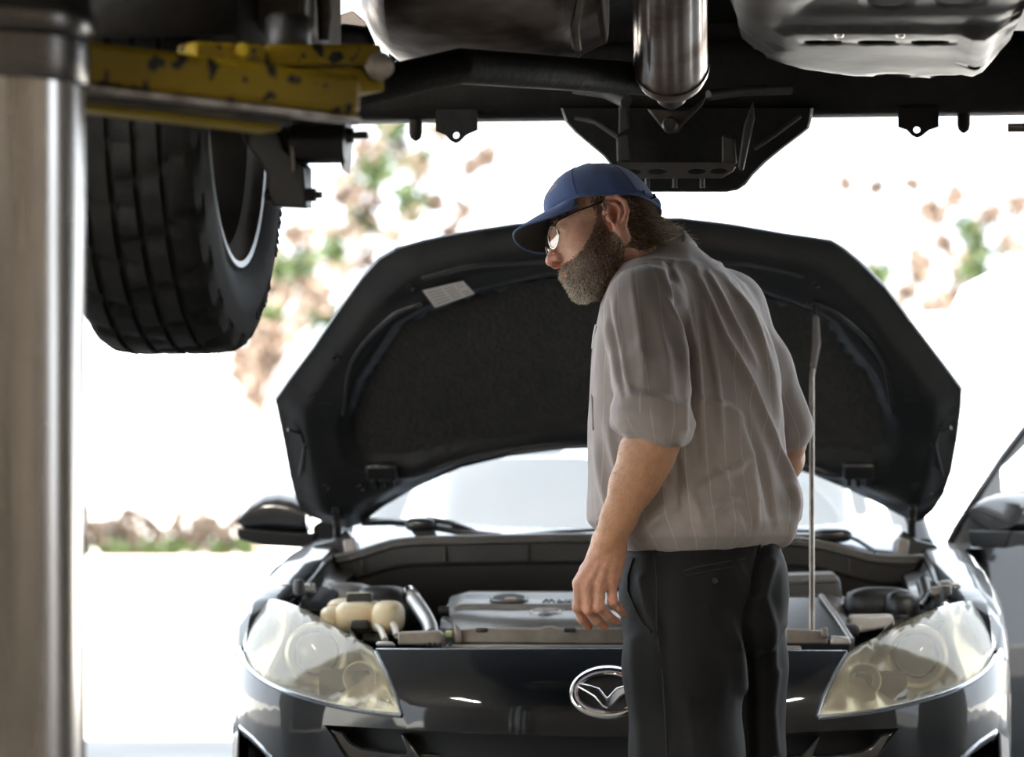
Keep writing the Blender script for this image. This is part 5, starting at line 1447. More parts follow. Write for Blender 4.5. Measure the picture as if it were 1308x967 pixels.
for a, b_, c_, d_, rs in FG:
    fb_.chain([hp(*a), hp(*b_), hp(*c_), hp(*d_)], rs, .0045)
    fb_.ell(hp(a[0], a[1]-1, a[2]-.004), (.0105, .009, .011), None, .006)          # knuckle
    fb_.ell(hp(b_[0], b_[1], b_[2]-.002), (.0102, .0095, .0105), None, .004)        # middle joint
fb_.chain([hp(764, 705, .022), hp(750, 730, .040), hp(748, 756, .052), hp(753, 772, .058)], (.016, .0135, .0115, .009), .012)
for (x, y, dd), w in zip(KN, ((768, 702), (776, 700), (782, 700), (787, 702))):
    fb_.cone(hp(w[0], w[1], -.017), hp(x, y-6, dd-.008), .0035, .0045, .008)         # tendons
# right hand, resting low on the far side
RD = WR+np.array((-.03, .03, -.06))
fb_.cone(WR, RD, .026, .030, .02)
for i in range(4):
    o_ = np.array((-.03+.02*i, .012*i, 0)); fb_.chain([RD+o_, RD+o_+np.array((-.01, .02, -.045)), RD+o_+np.array((-.012, .045, -.06))], (.0105, .0095, .0075), .005)
fb_.chain([RD+np.array((-.02, .0, .02)), RD+np.array((-.045, .02, 0)), RD+np.array((-.055, .035, -.025))], (.013, .0115, .009), .008)
BV, BQ = fb_.mesh(); BV = relax(BV, BQ, 1, .35)
BN = normals(BV, BQ)
bx_, by_ = proj(BV)
# tint: natural skin colour by region
hl = Hin(BV)
col = np.tile(np.array((.60, .345, .24)), (len(BV), 1))
def blend(c, m): 
    global col
    col = col*(1-m[:, None])+np.array(c)*m[:, None]
G = lambda c, r: np.exp(-(((hl-np.array(c))/np.array(r))**2).sum(1))
head_m = (BV[:, 2] > 1.36).astype(float)
blend((.56, .20, .135), np.clip(G((.112, 0, -.018), (.02, .02, .016))+.75*G((-.012, .085, .005), (.03, .02, .04))+.5*G((.065, .055, -.012), (.02, .02, .016)), 0, 1)*head_m)
blend((.56, .22, .15), .55*G((-.01, .05, -.07), (.05, .05, .05))*head_m)
arm_m = np.clip((1.28-BV[:, 2])/.03, 0, 1); blend((.44, .225, .12), arm_m)
hand_m = np.clip((by_-690)/25, 0, 1)*(BV[:, 2] < 1.1); blend((.46, .225, .15), hand_m*.6)
kn = np.zeros(len(BV))
for a, b_, c_, d_, rs in FG:
    for q in (a, b_, d_): kn = np.maximum(kn, np.exp(-((np.linalg.norm(BV-hp(*q), axis=1)/.011)**2)))
blend((.50, .19, .135), kn*.6)
def beard_mask(h):
    x, y, z = h[:, 0], np.abs(h[:, 1]), h[:, 2]
    topz = np.interp(x, [.000, .012, .022, .035, .052, .070, .085, .095, .13], [.055, .048, .014, -.008, -.026, -.040, -.044, -.038, -.038])
    m = (z < topz) & (x > np.interp(z, [-.13, -.10, -.063, -.03, .01, .05], [.03, .012, -.006, .006, .013, .010])) & (z > -.135)
    lips = (x > .088) & (y < .017) & (z < -.051) & (z > -.062)
    return m & ~lips
bm_ = beard_mask(hl) & (head_m > 0)
blend((.085, .052, .034), bm_*.72)
back_m = (head_m > 0) & (hl[:, 0] < -.004) & (hl[:, 2] > -.062+.1*(-.05-hl[:, 0]).clip(0)) & ~((np.abs(hl[:, 1]) > .070) & (hl[:, 0] > -.034))
blend((.13, .085, .055), back_m*.8)
col *= (1+.10*vnoise(BV, (90, 90, 90))+.08*vnoise(BV, (220, 220, 220), 2))[:, None]
def tint_mat(name, rough, sss=0.0, bump=0.0, bs=300, spec=.4):
    m = mat(name, (.5, .3, .2), rough, bump=bump, bscale=bs, sss=sss, spec=spec)
    a = m.node_tree.nodes.new('ShaderNodeAttribute'); a.attribute_name = 'tint'
    m.node_tree.links.new(a.outputs['Color'], m.node_tree.nodes['Principled BSDF'].inputs['Base Color'])
    return m
m_skin = tint_mat('skin', .48, .12, .25, 260)
body = npmesh('body', BV, BQ, m_skin, man, BASE, np.clip(col, .01, 1))

# ---- hair fibres: thin tapering blades rooted on the skin
def fibres(name, idx, n, length, dirfn, colfn, width=.0011, curl=.35, parent=man):
    ii = rng.choice(idx, n); p = BV[ii]+rng.normal(0, .0012, (n, 3)); nn = BN[ii]; h = Hin(p)
    d = dirfn(h, nn); d += rng.normal(0, .22, d.shape); d /= np.linalg.norm(d, axis=1)[:, None]
    L_ = length(h)*rng.uniform(.6, 1.25, n)
    side = np.cross(d, np.array((0.1, -1.0, 0.05))); side /= np.linalg.norm(side, axis=1)[:, None]
    mid = p+d*L_[:, None]*.55
    d2 = d+rng.normal(0, curl, d.shape)+np.array((0, 0, -.12)); d2 /= np.linalg.norm(d2, axis=1)[:, None]
    tip = mid+d2*L_[:, None]*.5
    w = (width*rng.uniform(.7, 1.3, n))[:, None]
    Vv = np.stack([p-side*w*.5, p+side*w*.5, mid+side*w*.45, mid-side*w*.45, tip], 1).reshape(-1, 3)
    k = np.arange(n)*5
    T_ = np.concatenate([np.stack([k, k+1, k+2], 1), np.stack([k, k+2, k+3], 1), np.stack([k+3, k+2, k+4], 1)])
    c = colfn(h)*rng.uniform(.45, 1.6, n)[:, None]
    m = MATS.get('hair') or tint_mat('hair', .55, 0)
    o = npmesh(name, Vv, T_, m, parent, BASE, np.clip(np.repeat(c, 5, 0), 0, 1)); o['kind'] = 'stuff'
    return o
hw_ = lambda x, y, z: HR @ np.array((x, y, z))
def beard_dir(h, nn):
    base = np.outer(np.ones(len(h)), hw_(.35, 0, -.95))
    return base*.75+nn*.55
def beard_col(h):
    g = np.clip((h[:, 0]-.045)/.035, 0, 1)*np.clip((-.040-h[:, 2])/.03+.5, 0, 1)
    g = np.clip(g+.45*(rng.uniform(0, 1, len(h)) < .28), 0, 1)
    return np.array((.21, .135, .085))*(1-g[:, None])+np.array((.66, .60, .52))*g[:, None]
vis = (BN @ np.array((0.1, -1, 0.1)) > -.75)
fibres('beard', np.nonzero(bm_ & vis)[0], 9000, lambda h: np.interp(h[:, 2], [-.12, -.07, -.03, .03], [.007, .008, .006, .004]), beard_dir, beard_col, .0012)
def hair_dir(h, nn): return np.outer(np.ones(len(h)), hw_(-.55, 0, -.8))*.8+nn*.25
def hair_col(h):
    g = np.clip((-.060-h[:, 0])/.03, 0, 1)[:, None]*.75
    return np.array((.15, .10, .062))*(1-g)+np.array((.46, .40, .33))*g
hm_ = back_m & (hl[:, 2] < .055)
fibres('hair', np.nonzero(hm_)[0], 6500, lambda h: np.interp(h[:, 0], [-.11, -.08, -.03, 0], [.017, .015, .010, .008]), hair_dir, hair_col, .0013, .3)
wm_ = hm_ & (hl[:, 0] < -.085) & (hl[:, 2] < .0)
if wm_.sum() > 5: fibres('hair_wisps', np.nonzero(wm_)[0], 260, lambda h: np.full(len(h), .030), lambda h, nn: np.outer(np.ones(len(h)), hw_(-.9, .1, -.25)), lambda h: np.tile(np.array((.62, .56, .48)), (len(h), 1)), .0007, .6)
sb = (head_m > 0) & (hl[:, 0] > -.002) & (hl[:, 0] < .022) & (hl[:, 2] > .02) & (hl[:, 2] < .062) & (np.abs(hl[:, 1]) > .05)
fibres('sideburn', np.nonzero(sb)[0], 900, lambda h: np.full(len(h), .010), lambda h, nn: np.outer(np.ones(len(h)), hw_(.1, 0, -1))+nn*.2, lambda h: np.tile(np.array((.14, .09, .06)), (len(h), 1)))
eb = (head_m > 0) & (hl[:, 0] > .065) & (np.abs(np.abs(hl[:, 1])-.032) < .020) & (np.abs(hl[:, 2]-.044) < .005)
if eb.sum() > 5: fibres('eyebrow', np.nonzero(eb)[0], 420, lambda h: np.full(len(h), .009), lambda h, nn: np.outer(np.ones(len(h)), hw_(0, .0, .1))+nn*.5+np.sign(h[:, 1:2])*hw_(0, 1, -.1)[None], lambda h: np.tile(np.array((.13, .085, .05)), (len(h), 1)), .001)
# arm hair
am = (BV[:, 2] < 1.20) & (BV[:, 2] > 1.0) & (BV[:, 0] < pa_(880, 0, 5.9)[0])
fibres('arm_hair', np.nonzero(am)[0], 1500, lambda h: np.full(len(h), .011), lambda h, nn: np.outer(np.ones(len(h)), (WL-EL)/np.linalg.norm(WL-EL))+nn*.55, lambda h: np.tile(np.array((.36, .25, .17)), (len(h), 1)), .0005)

def to_man(vs): return [Vector(np.array(v)-BASE) for v in vs]
def HV_(pts): return to_man([H(*p) for p in pts])
# eyes
m_eye = mat('eye_white', (.75, .70, .66), .2); m_iris = mat('iris', (.06, .07, .06), .15)
for s_ in (-1, 1):
    MBe = MB(); c = H(.0795, s_*.032, .0205)-BASE
    MBe.lathe([(.0001, .0112), (.004, .0105), (.008, .008), (.0108, .003), (.0112, 0)], 20, Matrix.Translation(c) @ Matrix(HR.tolist()).to_4x4() @ Matrix.Rotation(PI/2, 4, 'Y'))
    e_ = MBe.build('eye', m_eye, man)
    MB().lathe([(.0001, .0118), (.003, .0115), (.0052, .0105)], 16, Matrix.Translation(c) @ Matrix(HR.tolist()).to_4x4() @ Matrix.Rotation(PI/2, 4, 'Y')).build('iris', m_iris, e_)

# ---- glasses
m_frame = mat('dark_wire_frame', (.06, .05, .045), .25, .9)
def clear_mat():
    m = bpy.data.materials.new('clear_lens'); m.use_nodes = True; nt = m.node_tree; N = nt.nodes; L = nt.links; N.remove(N['Principled BSDF'])
    t = N.new('ShaderNodeBsdfTransparent'); t.inputs[0].default_value = (.93, .94, .94, 1); g = N.new('ShaderNodeBsdfGlossy'); g.inputs['Roughness'].default_value = .03
    f_ = sheet_fresnel(N, L, .05, .8); x = N.new('ShaderNodeMixShader')
    L.new(f_.outputs[0], x.inputs[0]); L.new(t.outputs[0], x.inputs[1]); L.new(g.outputs[0], x.inputs[2]); L.new(x.outputs[0], N['Material Output'].inputs[0]); return m
m_clear = clear_mat()
gl = MB().tube(HV_([(.107, -.010, .023), (.110, 0, .026), (.107, .010, .023)]), .0013, 8).build('glasses', m_frame, man)
m_steel_rim = mat('silver_wire_rim', (.6, .58, .55), .2, 1.0)
for s_ in (-1, 1):
    rim = []
    for k in range(33):
        a = 2*PI*k/32; y = .0335+.0235*math.copysign(abs(math.cos(a))**.85, math.cos(a)); z = .012+.0185*math.copysign(abs(math.sin(a))**.85, math.sin(a))
        rim.append((.1075-.18*abs(y-.01)-.04*(.012-z), s_*y, z))
    MB().tube(HV_(rim), .0012, 8, cap=False).build('lens_rim', m_steel_rim, gl)
    MB().add(HV_(rim[:-1]), [tuple(range(32))]).build('lens', m_clear, gl, smooth=0)
    MB().tube(HV_([(.101, s_*.057, .020), (.094, s_*.066, .025), (.060, s_*.075, .029), (.010, s_*.0785, .033), (-.010, s_*.079, .033), (-.024, s_*.079, .020)]), [.0016, .0022, .0014, .0014, .0014, .0014], 8).build('temple', m_frame, gl)

# ---- cap
def fabric(name, c1, c2, bump=.25, weave=900, sheen=.3):
    m = mat(name, c1, .85, col2=c2, nscale=5, bump=bump, bscale=weave, sheen=sheen, spec=.2); return m
m_cap = fabric('navy_cap_cotton', (.056, .093, .225), (.07, .11, .26))
m_cap_in = fabric('cap_brim_lining', (.028, .026, .022), (.040, .036, .030))
def cap_pt(az, t, off=0.0):
    """az about the head (0 front), t 0 rim .. 1 crown"""
    zr = .058*math.cos(az)*.55+.040 if math.cos(az) > 0 else .040+.020*math.cos(az)
    el0 = 0; rx_ = .108-.013*max(0, math.cos(az))
    ang = t*PI/2; top = .148
    r = math.cos(ang)**(.72 if math.cos(az) > 0 else .85)
    z = zr+(top-zr)*math.sin(ang)**.95
    n1 = .0022*math.sin(3*az+1.3)*math.sin(PI*t)+.0018*math.sin(7*az+4*t)
    return H((rx_+off+n1)*math.cos(az)*r-.006-.004*t, (.089+off+n1)*math.sin(az)*r, z+off*math.sin(ang))-BASE
rows = [[Vector(cap_pt(2*PI*k/72, t)) for k in range(72)] for t in np.linspace(0, 1, 22)**.9]
cap = MB().rings(rows, cap=False).build('cap', m_cap, man, smooth=180, solid=.002)
for az in (0, PI/3, 2*PI/3, PI, -PI/3, -2*PI/3):
    MB().tube([Vector(cap_pt(az, t, .0010)) for t in np.linspace(.02, .99, 18)], .0010, 6).build('panel_seam', m_cap, cap)
MB().tube([Vector(cap_pt(a, .0, .0012)) for a in np.linspace(-PI, PI, 60)], .0018, 6).build('rim_band', m_cap, cap)
MB().lathe([(0, .004), (.005, .003), (.007, 0)], 14, Matrix.Translation(cap_pt(0, 1, .001)) @ Matrix(HR.tolist()).to_4x4()).build('crown_button', m_cap, cap)
for az in (.55, -.55, 1.6, -1.6):
    MB().lathe([(.0012, 0), (.0026, .001), (.0036, 0)], 12, Matrix.Translation(cap_pt(az, .45, .001)) @ Vector(cap_pt(az, .45, .01)-cap_pt(az, .45, 0)).to_track_quat('Z', 'Y').to_matrix().to_4x4()).build('eyelet', m_cap, cap)
# brim: curved visor
def brim_pt(a, s, off):
    """a -1..1 across, s 0 root .. 1 edge"""
    az = a*.98; r0 = np.array(cap_pt(az, .0))+BASE
    h = Hin(r0[None])[0]
    out = .074*max(0, 1-abs(a)**2.4)**.7
    x = h[0]+out*s*(.55+.45*math.cos(az*.6)); y = h[1]*(1-.02*s)
    z = h[2]-.006*s-.020*s*s*.6-.014*(abs(a)**2)*(1-abs(a)**5)*s+off
    return H(x, y, z)-BASE
top_ = [[Vector(brim_pt(a, s, .0015)) for a in np.linspace(-1, 1, 37)] for s in np.linspace(0, 1, 10)]
botm = [[Vector(brim_pt(a, s, -.0015)) for a in np.linspace(-1, 1, 37)] for s in np.linspace(0, 1, 10)]
brim = MB().grid(top_).build('brim', m_cap, cap, smooth=180)
MB().grid(botm).build('brim_lining', m_cap_in, cap, smooth=180)
MB().tube([Vector(brim_pt(a, 1.0, 0)) for a in np.linspace(-1, 1, 50)], .0022, 8).build('brim_edge', m_cap, cap)
# embroidered patch on the front and buckle at the back
m_emb = fabric('faded_embroidery', (.16, .17, .24), (.07, .09, .17))
pr_ = []
for (a0, t0) in ((.30, .30), (.62, .30), (.66, .52), (.52, .62), (.34, .56)):
    pr_.append(Vector(cap_pt(a0, t0, .0018)))
MB().add(pr_+[Vector(cap_pt(.48, .44, .0028))], [(i, (i+1) % 5, 5) for i in range(5)]).build('front_patch', m_emb, cap, smooth=180)
bk = Vector(cap_pt(2.55, .05, .004))
MB().box(bk, (.014, .004, .012), Matrix(HR.tolist())).build('buckle', m_steel_rim, cap, bevel=.001)
MB().tube([Vector(cap_pt(a, .06, .002)) for a in np.linspace(2.3, PI, 10)], .005, 8).build('strap', m_cap, cap)

# ---- shirt
fs_ = Field((pa_(715, 0, 6)[0], 5.58, .93), (pa_(1060, 0, 6)[0], 6.42, 1.62), .004)
fs_.loft(lev, lf_, fw, .03, 2.2, 0)
fs_.cone(pa_(850, 366, 6.03), SL, .056, .066, .05)
fs_.cone(pa_(858, 356, 6.05), SRt, .062, .066, .05)
fs_.cone(pa_(845, 344, 6.05), pa_(855, 390, 6.03), .068, .10, .05)
# left sleeve and rolled cuff
fs_.chain([SL, pa_(822, 425, 5.79), pa_(829, 480, 5.745), pa_(833, 532, 5.705)], [.068, .066, .0665, .066], .02)
cut = (np.array(WL)-np.array(EL)); cut /= np.linalg.norm(cut)
an = np.array(Matrix.Rotation(math.radians(14), 3, 'Y') @ Vector((0, 0, 1)))
a1_ = np.cross(an, (0, 1., 0)); a1_ /= np.linalg.norm(a1_); a2_ = np.cross(an, a1_)
for (cx0, cy0, rad, rr_) in ((834, 520, .055, .0175), (833, 535, .0585, .019), (831.5, 549, .057, .017)):
    cc = pa_(cx0, cy0, 5.705); ring_ = [cc+a1_*rad*math.cos(t)+a2_*rad*math.sin(t)+an*.003*math.sin(2*t+1) for t in np.linspace(0, 2*PI, 21)]
    fs_.chain(ring_, [rr_]*21, .010)
fs_.cone(pa_(826, 600, 5.705), pa_(832, 563, 5.705), .052, .046, .006, 'sub')     # opening where the arm comes out
# right sleeve
fs_.chain([SRt, pa_(968, 470, 6.14), pa_(999, 545, 6.155)], [.066, .063, .062], .03)
fs_.ell(pa_(1003, 556, 6.16), (.056, .06, .028), np.array(Matrix.Rotation(math.radians(-18), 3, 'Y')), .006)
# loose tail of the shirt at the back right
fs_.cone(pa_(992, 650, 5.90), pa_(1004, 676, 5.90), .034, .020, .03)
fs_.cone(pa_(1004, 672, 5.90), pa_(1003, 690, 5.90), .018, .009, .015)
SV, SQ = fs_.mesh(); SV = relax(SV, SQ, 2, .5); SN = normals(SV, SQ)
sx, sy = proj(SV)
front = np.clip((-SN[:, 1]+.35)/.5, 0, 1)          # how much a spot faces the camera side: creases fade out on the hidden side
disp = np.zeros(len(SV))
def fold(line, width, amp, fade=True):
    global disp
    d, t = polydist(sx, sy, line)
    e = np.exp(-(d/width)**2)*((np.sin(PI*np.clip(t, .02, .98))**.5) if fade else 1)
    disp += 2.2*amp*e*front
def crease(line, width, amp):
    fold(line, width, -amp)
    off = width*1.6
    fold([(x+off, y) for x, y in line], width*1.3, amp*.7); fold([(x-off, y) for x, y in line], width*1.3, amp*.7)
crease([(853, 338), (862, 370), (871, 412), (879, 450), (884, 500), (884, 545)], 4.5, .0075)
crease([(845, 362), (858, 385), (870, 418), (878, 470)], 4, .0035)
crease([(775, 380), (783, 430), (793, 480), (799, 505)], 4, .004)
fold([(806, 350), (815, 410), (823, 474), (822, 500)], 5, .0025); fold([(838, 400), (850, 450), (858, 500)], 6, .003)
fold([(890, 343), (923, 430), (958, 495), (984, 552), (1010, 620), (1022, 660)], 5, .0068)
fold([(897, 378), (914, 482), (923, 560)], 5, .0042); fold([(940, 365), (965, 420), (984, 482), (996, 540)], 5, .0050)
fold([(905, 345), (940, 420), (968, 470)], 4, .0040); fold([(886, 395), (890, 450), (893, 520), (900, 590)], 5, .0038)
fold([(960, 390), (980, 440), (996, 500)], 4, .0036); fold([(925, 350), (955, 400), (975, 450)], 3.5, .0028)
fold([(884, 508), (905, 512), (930, 520), (950, 535)], 4, .0034); fold([(893, 625), (915, 610), (942, 598), (962, 580)], 5, .0042)
fold([(914, 595), (925, 610), (935, 628)], 4, .0034); fold([(958, 604), (964, 640), (967, 672)], 4.5, .0046)
fold([(875, 613), (886, 640), (898, 672)], 5, .0040); fold([(823, 682), (840, 662), (864, 645)], 5, .0046); fold([(905, 660), (930, 640), (948, 640)], 5, .0040)
fold([(838, 600), (850, 630), (853, 660)], 6, .0040); fold([(992, 578), (1006, 615), (1023, 662)], 4, .0048); fold([(935, 650), (945, 668), (950, 680)], 4, .004)
fold([(760, 560), (768, 610), (778, 660)], 6, .004); fold([(775, 540), (790, 600), (800, 640)], 6, .004)
crease([(950, 530), (968, 580), (980, 640), (985, 670)], 5, .0035); crease([(858, 560), (866, 600), (872, 655)], 5, .0032)
crease([(790, 508), (830, 505), (870, 515), (884, 522)], 2.5, .003)
# soft irregular drape, stretched along the cloth
drape = vnoise(SV, (22, 22, 6))*.0030+vnoise(SV, (45, 45, 12), 3)*.0016+vnoise(SV, (16, 16, 30), 5)*.0030*np.clip((1.10-SV[:, 2])/.08, 0, 1)
disp += drape
SV = SV+SN*disp[:, None]
SV = relax(SV, SQ, 1, .35)
# stripe coordinate: around the torso, or around the sleeve
Zl = np.array([l[0] for l in lev][::-1]); cxs = np.array([l[1] for l in lev][::-1]); cys = np.array([l[2] for l in lev][::-1])
o_ = np.argsort(Zl); cx_ = np.interp(SV[:, 2], Zl[o_], cxs[o_]); cy_ = np.interp(SV[:, 2], Zl[o_], cys[o_])
qx, qy = SV[:, 0]-cx_, SV[:, 1]-cy_
u_t = np.arctan2(qx*lf_[0]+qy*lf_[1], -(qx*fw[0]+qy*fw[1]))*.19
def around(V_, a, b, ref):
    ab = b-a; ab = ab/np.linalg.norm(ab); e1 = ref-ab*(ref@ab); e1 /= np.linalg.norm(e1); e2 = np.cross(ab, e1)
    q = V_-a; return np.arctan2(q@e2, q@e1)
u_s = around(SV, SL, EL, np.array((0, -1., 0)))*.07
u_r = around(SV, SRt, ER, np.array((0, -1., 0)))*.07
def seg(V_, a, b):
    ab = b-a; t = np.clip(((V_-a)@ab)/(ab@ab), 0, 1); return np.linalg.norm(V_-a-t[:, None]*ab, axis=1)
on_s = seg(SV, SL, EL) < .082; on_r = (seg(SV, SRt+(ER-SRt)*.3, ER) < .07)
edge = polydist(sx, sy, [(848, 335), (862, 370), (871, 412), (879, 450), (885, 500), (886, 570)])
on_s &= (sx < np.interp(sy, [335, 370, 412, 450, 500, 570], [848, 862, 871, 879, 885, 887])) & (SV[:, 1] < 5.86) & (sy > 340)
ucoord = np.where(on_s, u_s+.011, np.where(on_r, u_r+.01, u_t))
m_shirt = mat('grey_striped_shirt_cotton', (.20, .175, .168), .75, bump=.12, bscale=700, sheen=.25, spec=.25)
nt = m_shirt.node_tree; N = nt.nodes; L = nt.links
at = N.new('ShaderNodeAttribute'); at.attribute_name = 'stripe'
dv = N.new('ShaderNodeMath'); dv.operation = 'MULTIPLY'; dv.inputs[1].default_value = 1/.040; L.new(at.outputs['Fac'], dv.inputs[0])
fr_ = N.new('ShaderNodeMath'); fr_.operation = 'FRACT'; L.new(dv.outputs[0], fr_.inputs[0])
sb_ = N.new('ShaderNodeMath'); sb_.operation = 'SUBTRACT'; sb_.inputs[1].default_value = .5; L.new(fr_.outputs[0], sb_.inputs[0])
ab_ = N.new('ShaderNodeMath'); ab_.operation = 'ABSOLUTE'; L.new(sb_.outputs[0], ab_.inputs[0])
lt_ = N.new('ShaderNodeMapRange'); lt_.inputs['From Min'].default_value = .010; lt_.inputs['From Max'].default_value = .026; lt_.inputs['To Min'].default_value = .42; lt_.inputs['To Max'].default_value = 0; L.new(ab_.outputs[0], lt_.inputs[0])
nz_ = N.new('ShaderNodeTexNoise'); nz_.inputs['Scale'].default_value = 18; nz_.inputs['Detail'].default_value = 4
rp_ = N.new('ShaderNodeValToRGB'); rp_.color_ramp.elements[0].color = (.265, .224, .207, 1); rp_.color_ramp.elements[1].color = (.315, .268, .248, 1); L.new(nz_.outputs[0], rp_.inputs[0])
mx_ = N.new('ShaderNodeMix'); mx_.data_type = 'RGBA'; L.new(lt_.outputs[0], mx_.inputs[0]); L.new(rp_.outputs[0], mx_.inputs[6]); mx_.inputs[7].default_value = (.62, .56, .50, 1)
L.new(mx_.outputs[2], N['Principled BSDF'].inputs['Base Color'])
shirt = npmesh('shirt', SV, SQ, m_shirt, man, BASE, attrs={'stripe': ucoord})
m_shirt_plain = mat('grey_shirt_cotton', (.28, .236, .218), .75, bump=.12, bscale=700, sheen=.25, spec=.25)
# collar: band and fold-over leaf round the neck
cN = pa_(829, 322, 6.045); nd = (H(-.02, 0, -.03)-NB_); nd /= np.linalg.norm(nd)
nd = nd*.75+np.array((.20, -.02, .6)); nd /= np.linalg.norm(nd)
c1 = np.cross(nd, (0, 1., 0)); c1 /= np.linalg.norm(c1); c2 = np.cross(nd, c1)
rows = []
for (r, hgt) in ((.076, -.030), (.073, -.005), (.071, .012), (.0735, .019), (.078, .014), (.084, -.006), (.089, -.022)):
    rows.append([Vector(cN+c1*r*math.cos(a)*1.02+c2*r*math.sin(a)*.98+nd*(hgt+.006*math.cos(a-.4))-BASE) for a in np.linspace(0, 2*PI, 49)])
MB().grid(rows).build('collar', m_shirt_plain, shirt, smooth=180, solid=.002)
# chest pocket edge, placket seam and cuff edge
def on_shirt(px, py, off=.002):
    d2 = (sx-px)**2+(sy-py)**2+np.where(SN[:, 1] < .2, 0, 400); i = int(np.argmin(d2)); return SV[i]+SN[i]*off-BASE
MB().tube([Vector(on_shirt(x, y, .001)) for x, y in ((763, 418), (758, 440), (756, 470), (756, 510), (758, 548))], .0016, 6).build('pocket_seam', m_shirt_plain, shirt)
MB().tube([Vector(on_shirt(x, y, .001)) for x, y in ((760, 415), (757, 430), (755, 445))], .0022, 6).build('pen', m_white, shirt)
MB().tube([Vector(on_shirt(x, y, .0002)) for x, y in ((800, 345), (820, 338), (842, 332), (856, 336))], .0011, 6).build('shoulder_seam', m_shirt_plain, shirt)

# ---- trousers
m_trs = mat('charcoal_work_trousers', (.009, .0088, .0088), .72, col2=(.013, .0125, .0122), nscale=6, bump=.15, bscale=600, spec=.11)
ft_ = Field((pa_(770, 0, 5.9)[0], 5.66, .04), (pa_(1030, 0, 5.95)[0], 6.30, 1.02), .005)
tl = []
for y, x, d, a, b_ in ((676, 893, 5.935, .150, .118), (690, 894, 5.935, .156, .122), (720, 898, 5.93, .168, .135), (760, 900, 5.93, .172, .142), (800, 902, 5.93, .165, .14), (820, 902, 5.93, .145, .125), (840, 902, 5.94, .10, .09), (862, 902, 5.94, .05, .05)):
    p = pa_(x, y, d); tl.append((p[2], p[0], p[1], a, b_))
ft_.loft(tl, lf_, fw, .04, 2.3)
ft_.chain([pa_(872, 760, 5.875), pa_(873, 850, 5.86), pa_(877, 967, 5.855), pa_(882, 1120, 5.86), pa_(884, 1300, 5.88)], [.108, .110, .102, .095, .088], .03)
ft_.chain([pa_(932, 770, 6.03), pa_(936, 850, 6.05), pa_(938, 967, 6.06), pa_(940, 1120, 6.07), pa_(940, 1270, 6.10)], [.105, .102, .100, .095, .088], .015)
ft_.ell(pa_(932, 742, 5.90), (.100, .09, .105), None, .05)
TV, TQ = ft_.mesh(); TV = relax(TV, TQ, 2, .5); TN = normals(TV, TQ); tx, ty = proj(TV)
td = vnoise(TV, (18, 18, 5), 1)*.0035+vnoise(TV, (40, 40, 14), 4)*.0012
tf = np.clip((-TN[:, 1]+.35)/.5, 0, 1)
for line, w, amp in (([(975, 700), (968, 735), (960, 770), (955, 800), (958, 850), (962, 967)], 5, -.011), ([(985, 720), (975, 760), (985, 800), (985, 850)], 7, .006),
                     ([(930, 790), (945, 830), (952, 880)], 8, .007), ([(880, 900), (890, 967)], 10, .006), ([(820, 740), (832, 790), (838, 810)], 6, .004), ([(845, 720), (850, 800), (850, 900)], 12, -.004),
                     ([(810, 820), (815, 900), (820, 967)], 8, .004), ([(940, 720), (955, 745), (962, 765)], 6, .005), ([(905, 780), (925, 800), (940, 820)], 6, .003), ([(990, 860), (985, 910), (990, 960)], 6, .005)):
    d, t = polydist(tx, ty, line); td += 1.5*amp*np.exp(-(d/w)**2)*tf
TV = TV+TN*td[:, None]; TV = relax(TV, TQ, 1, .3); tx, ty = proj(TV)
trs = npmesh('trousers', TV, TQ, m_trs, man, BASE)
def on_trs(px, py, off=.001):
    d2 = (tx-px)**2+(ty-py)**2+np.where(TN[:, 1] < .2, 0, 400); i = int(np.argmin(d2)); return Vector(TV[i]+TN[i]*off-BASE)
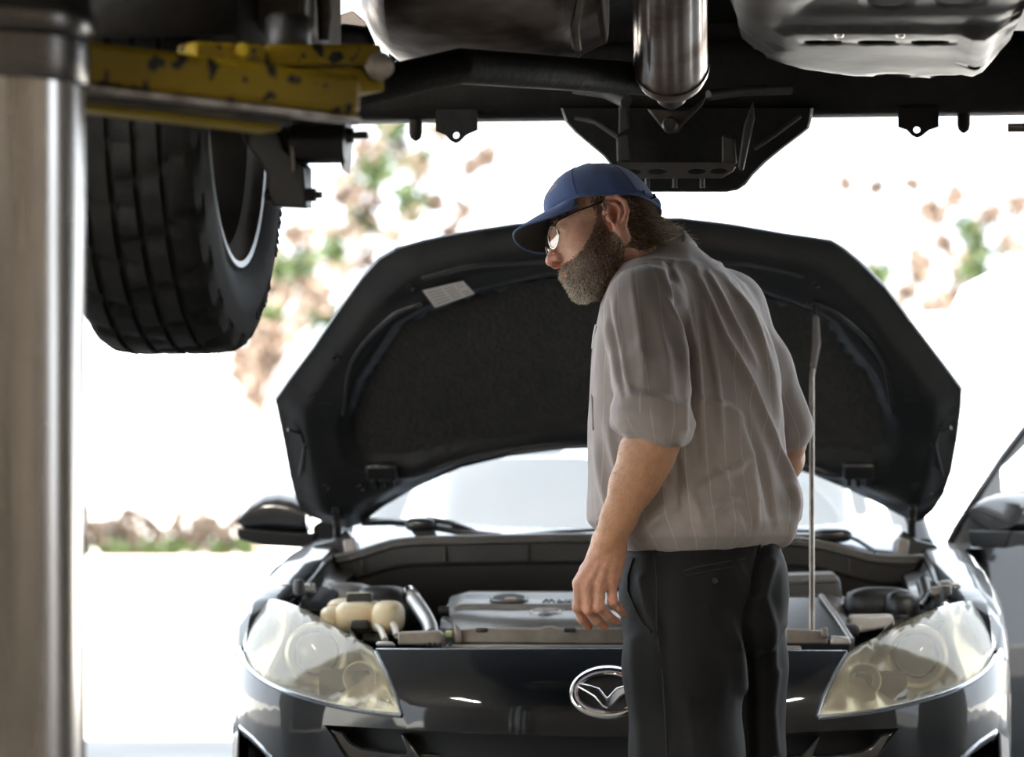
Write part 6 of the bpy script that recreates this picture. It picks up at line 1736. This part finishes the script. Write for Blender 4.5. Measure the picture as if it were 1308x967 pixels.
m_seam = mat('charcoal_seam', (.011, .011, .011), .8)
MB().tube([on_trs(x, y) for x, y in ((874, 729), (890, 725), (910, 721), (930, 717), (952, 713))], .0020, 6).build('back_pocket_welt', m_seam, trs)
MB().tube([on_trs(x, y) for x, y in ((876, 736), (892, 732), (912, 728), (932, 724), (952, 718))], .0014, 6).build('back_pocket_welt', m_seam, trs)
MB().tube([on_trs(x, y) for x, y in ((810, 712), (803, 735), (803, 755), (812, 780), (822, 797), (832, 808))], .0024, 6).build('side_pocket_edge', m_trs, trs)
MB().tube([on_trs(x, y, .0) for x, y in ((836, 700), (838, 740), (838, 800), (846, 860), (852, 967))], .0014, 6).build('side_seam', m_seam, trs)
MB().tube([on_trs(x, y, .0) for x, y in ((806, 712), (840, 707), (880, 704), (930, 701), (980, 698))], .0014, 6).build('waistband_seam', m_seam, trs)
for x in (838, 968):
    MB().tube([on_trs(x, 690, .002), on_trs(x, 698, .003), on_trs(x, 708, .002)], .003, 6).build('belt_loop', m_trs, trs)
bt_ = on_trs(914, 742, .001); MB().lathe([(0, .002), (.005, .0015), (.006, 0)], 12, Matrix.Translation(bt_) @ Matrix.Rotation(PI/2, 4, 'X')).build('pocket_button', m_seam, trs)
# ---- shoes
m_shoe = mat('black_work_boot', (.015, .014, .013), .45, bump=.2, bscale=80)
for (x, y, d) in ((884, 1300, 5.88), (940, 1270, 6.10)):
    c = pa_(x, y, d)-BASE; c[2] = 0
    rows = []
    for t, hw, hh_ in ((-.11, .02, .03), (-.10, .036, .07), (-.06, .042, .11), (-.01, .044, .12), (.04, .046, .09), (.10, .050, .065), (.15, .046, .055), (.175, .03, .04), (.185, .012, .02)):
        rows.append([Vector(c+fw*(t+.03)+lf_*hw*math.copysign(abs(math.cos(a))**.7, math.cos(a))+np.array((0, 0, max(.0, hh_*.5+hh_*.5*math.copysign(abs(math.sin(a))**.7, math.sin(a)))+.002))) for a in [2*PI*k/16 for k in range(16)]])
    MB().rings(rows).build('shoe', m_shoe, man, smooth=60)
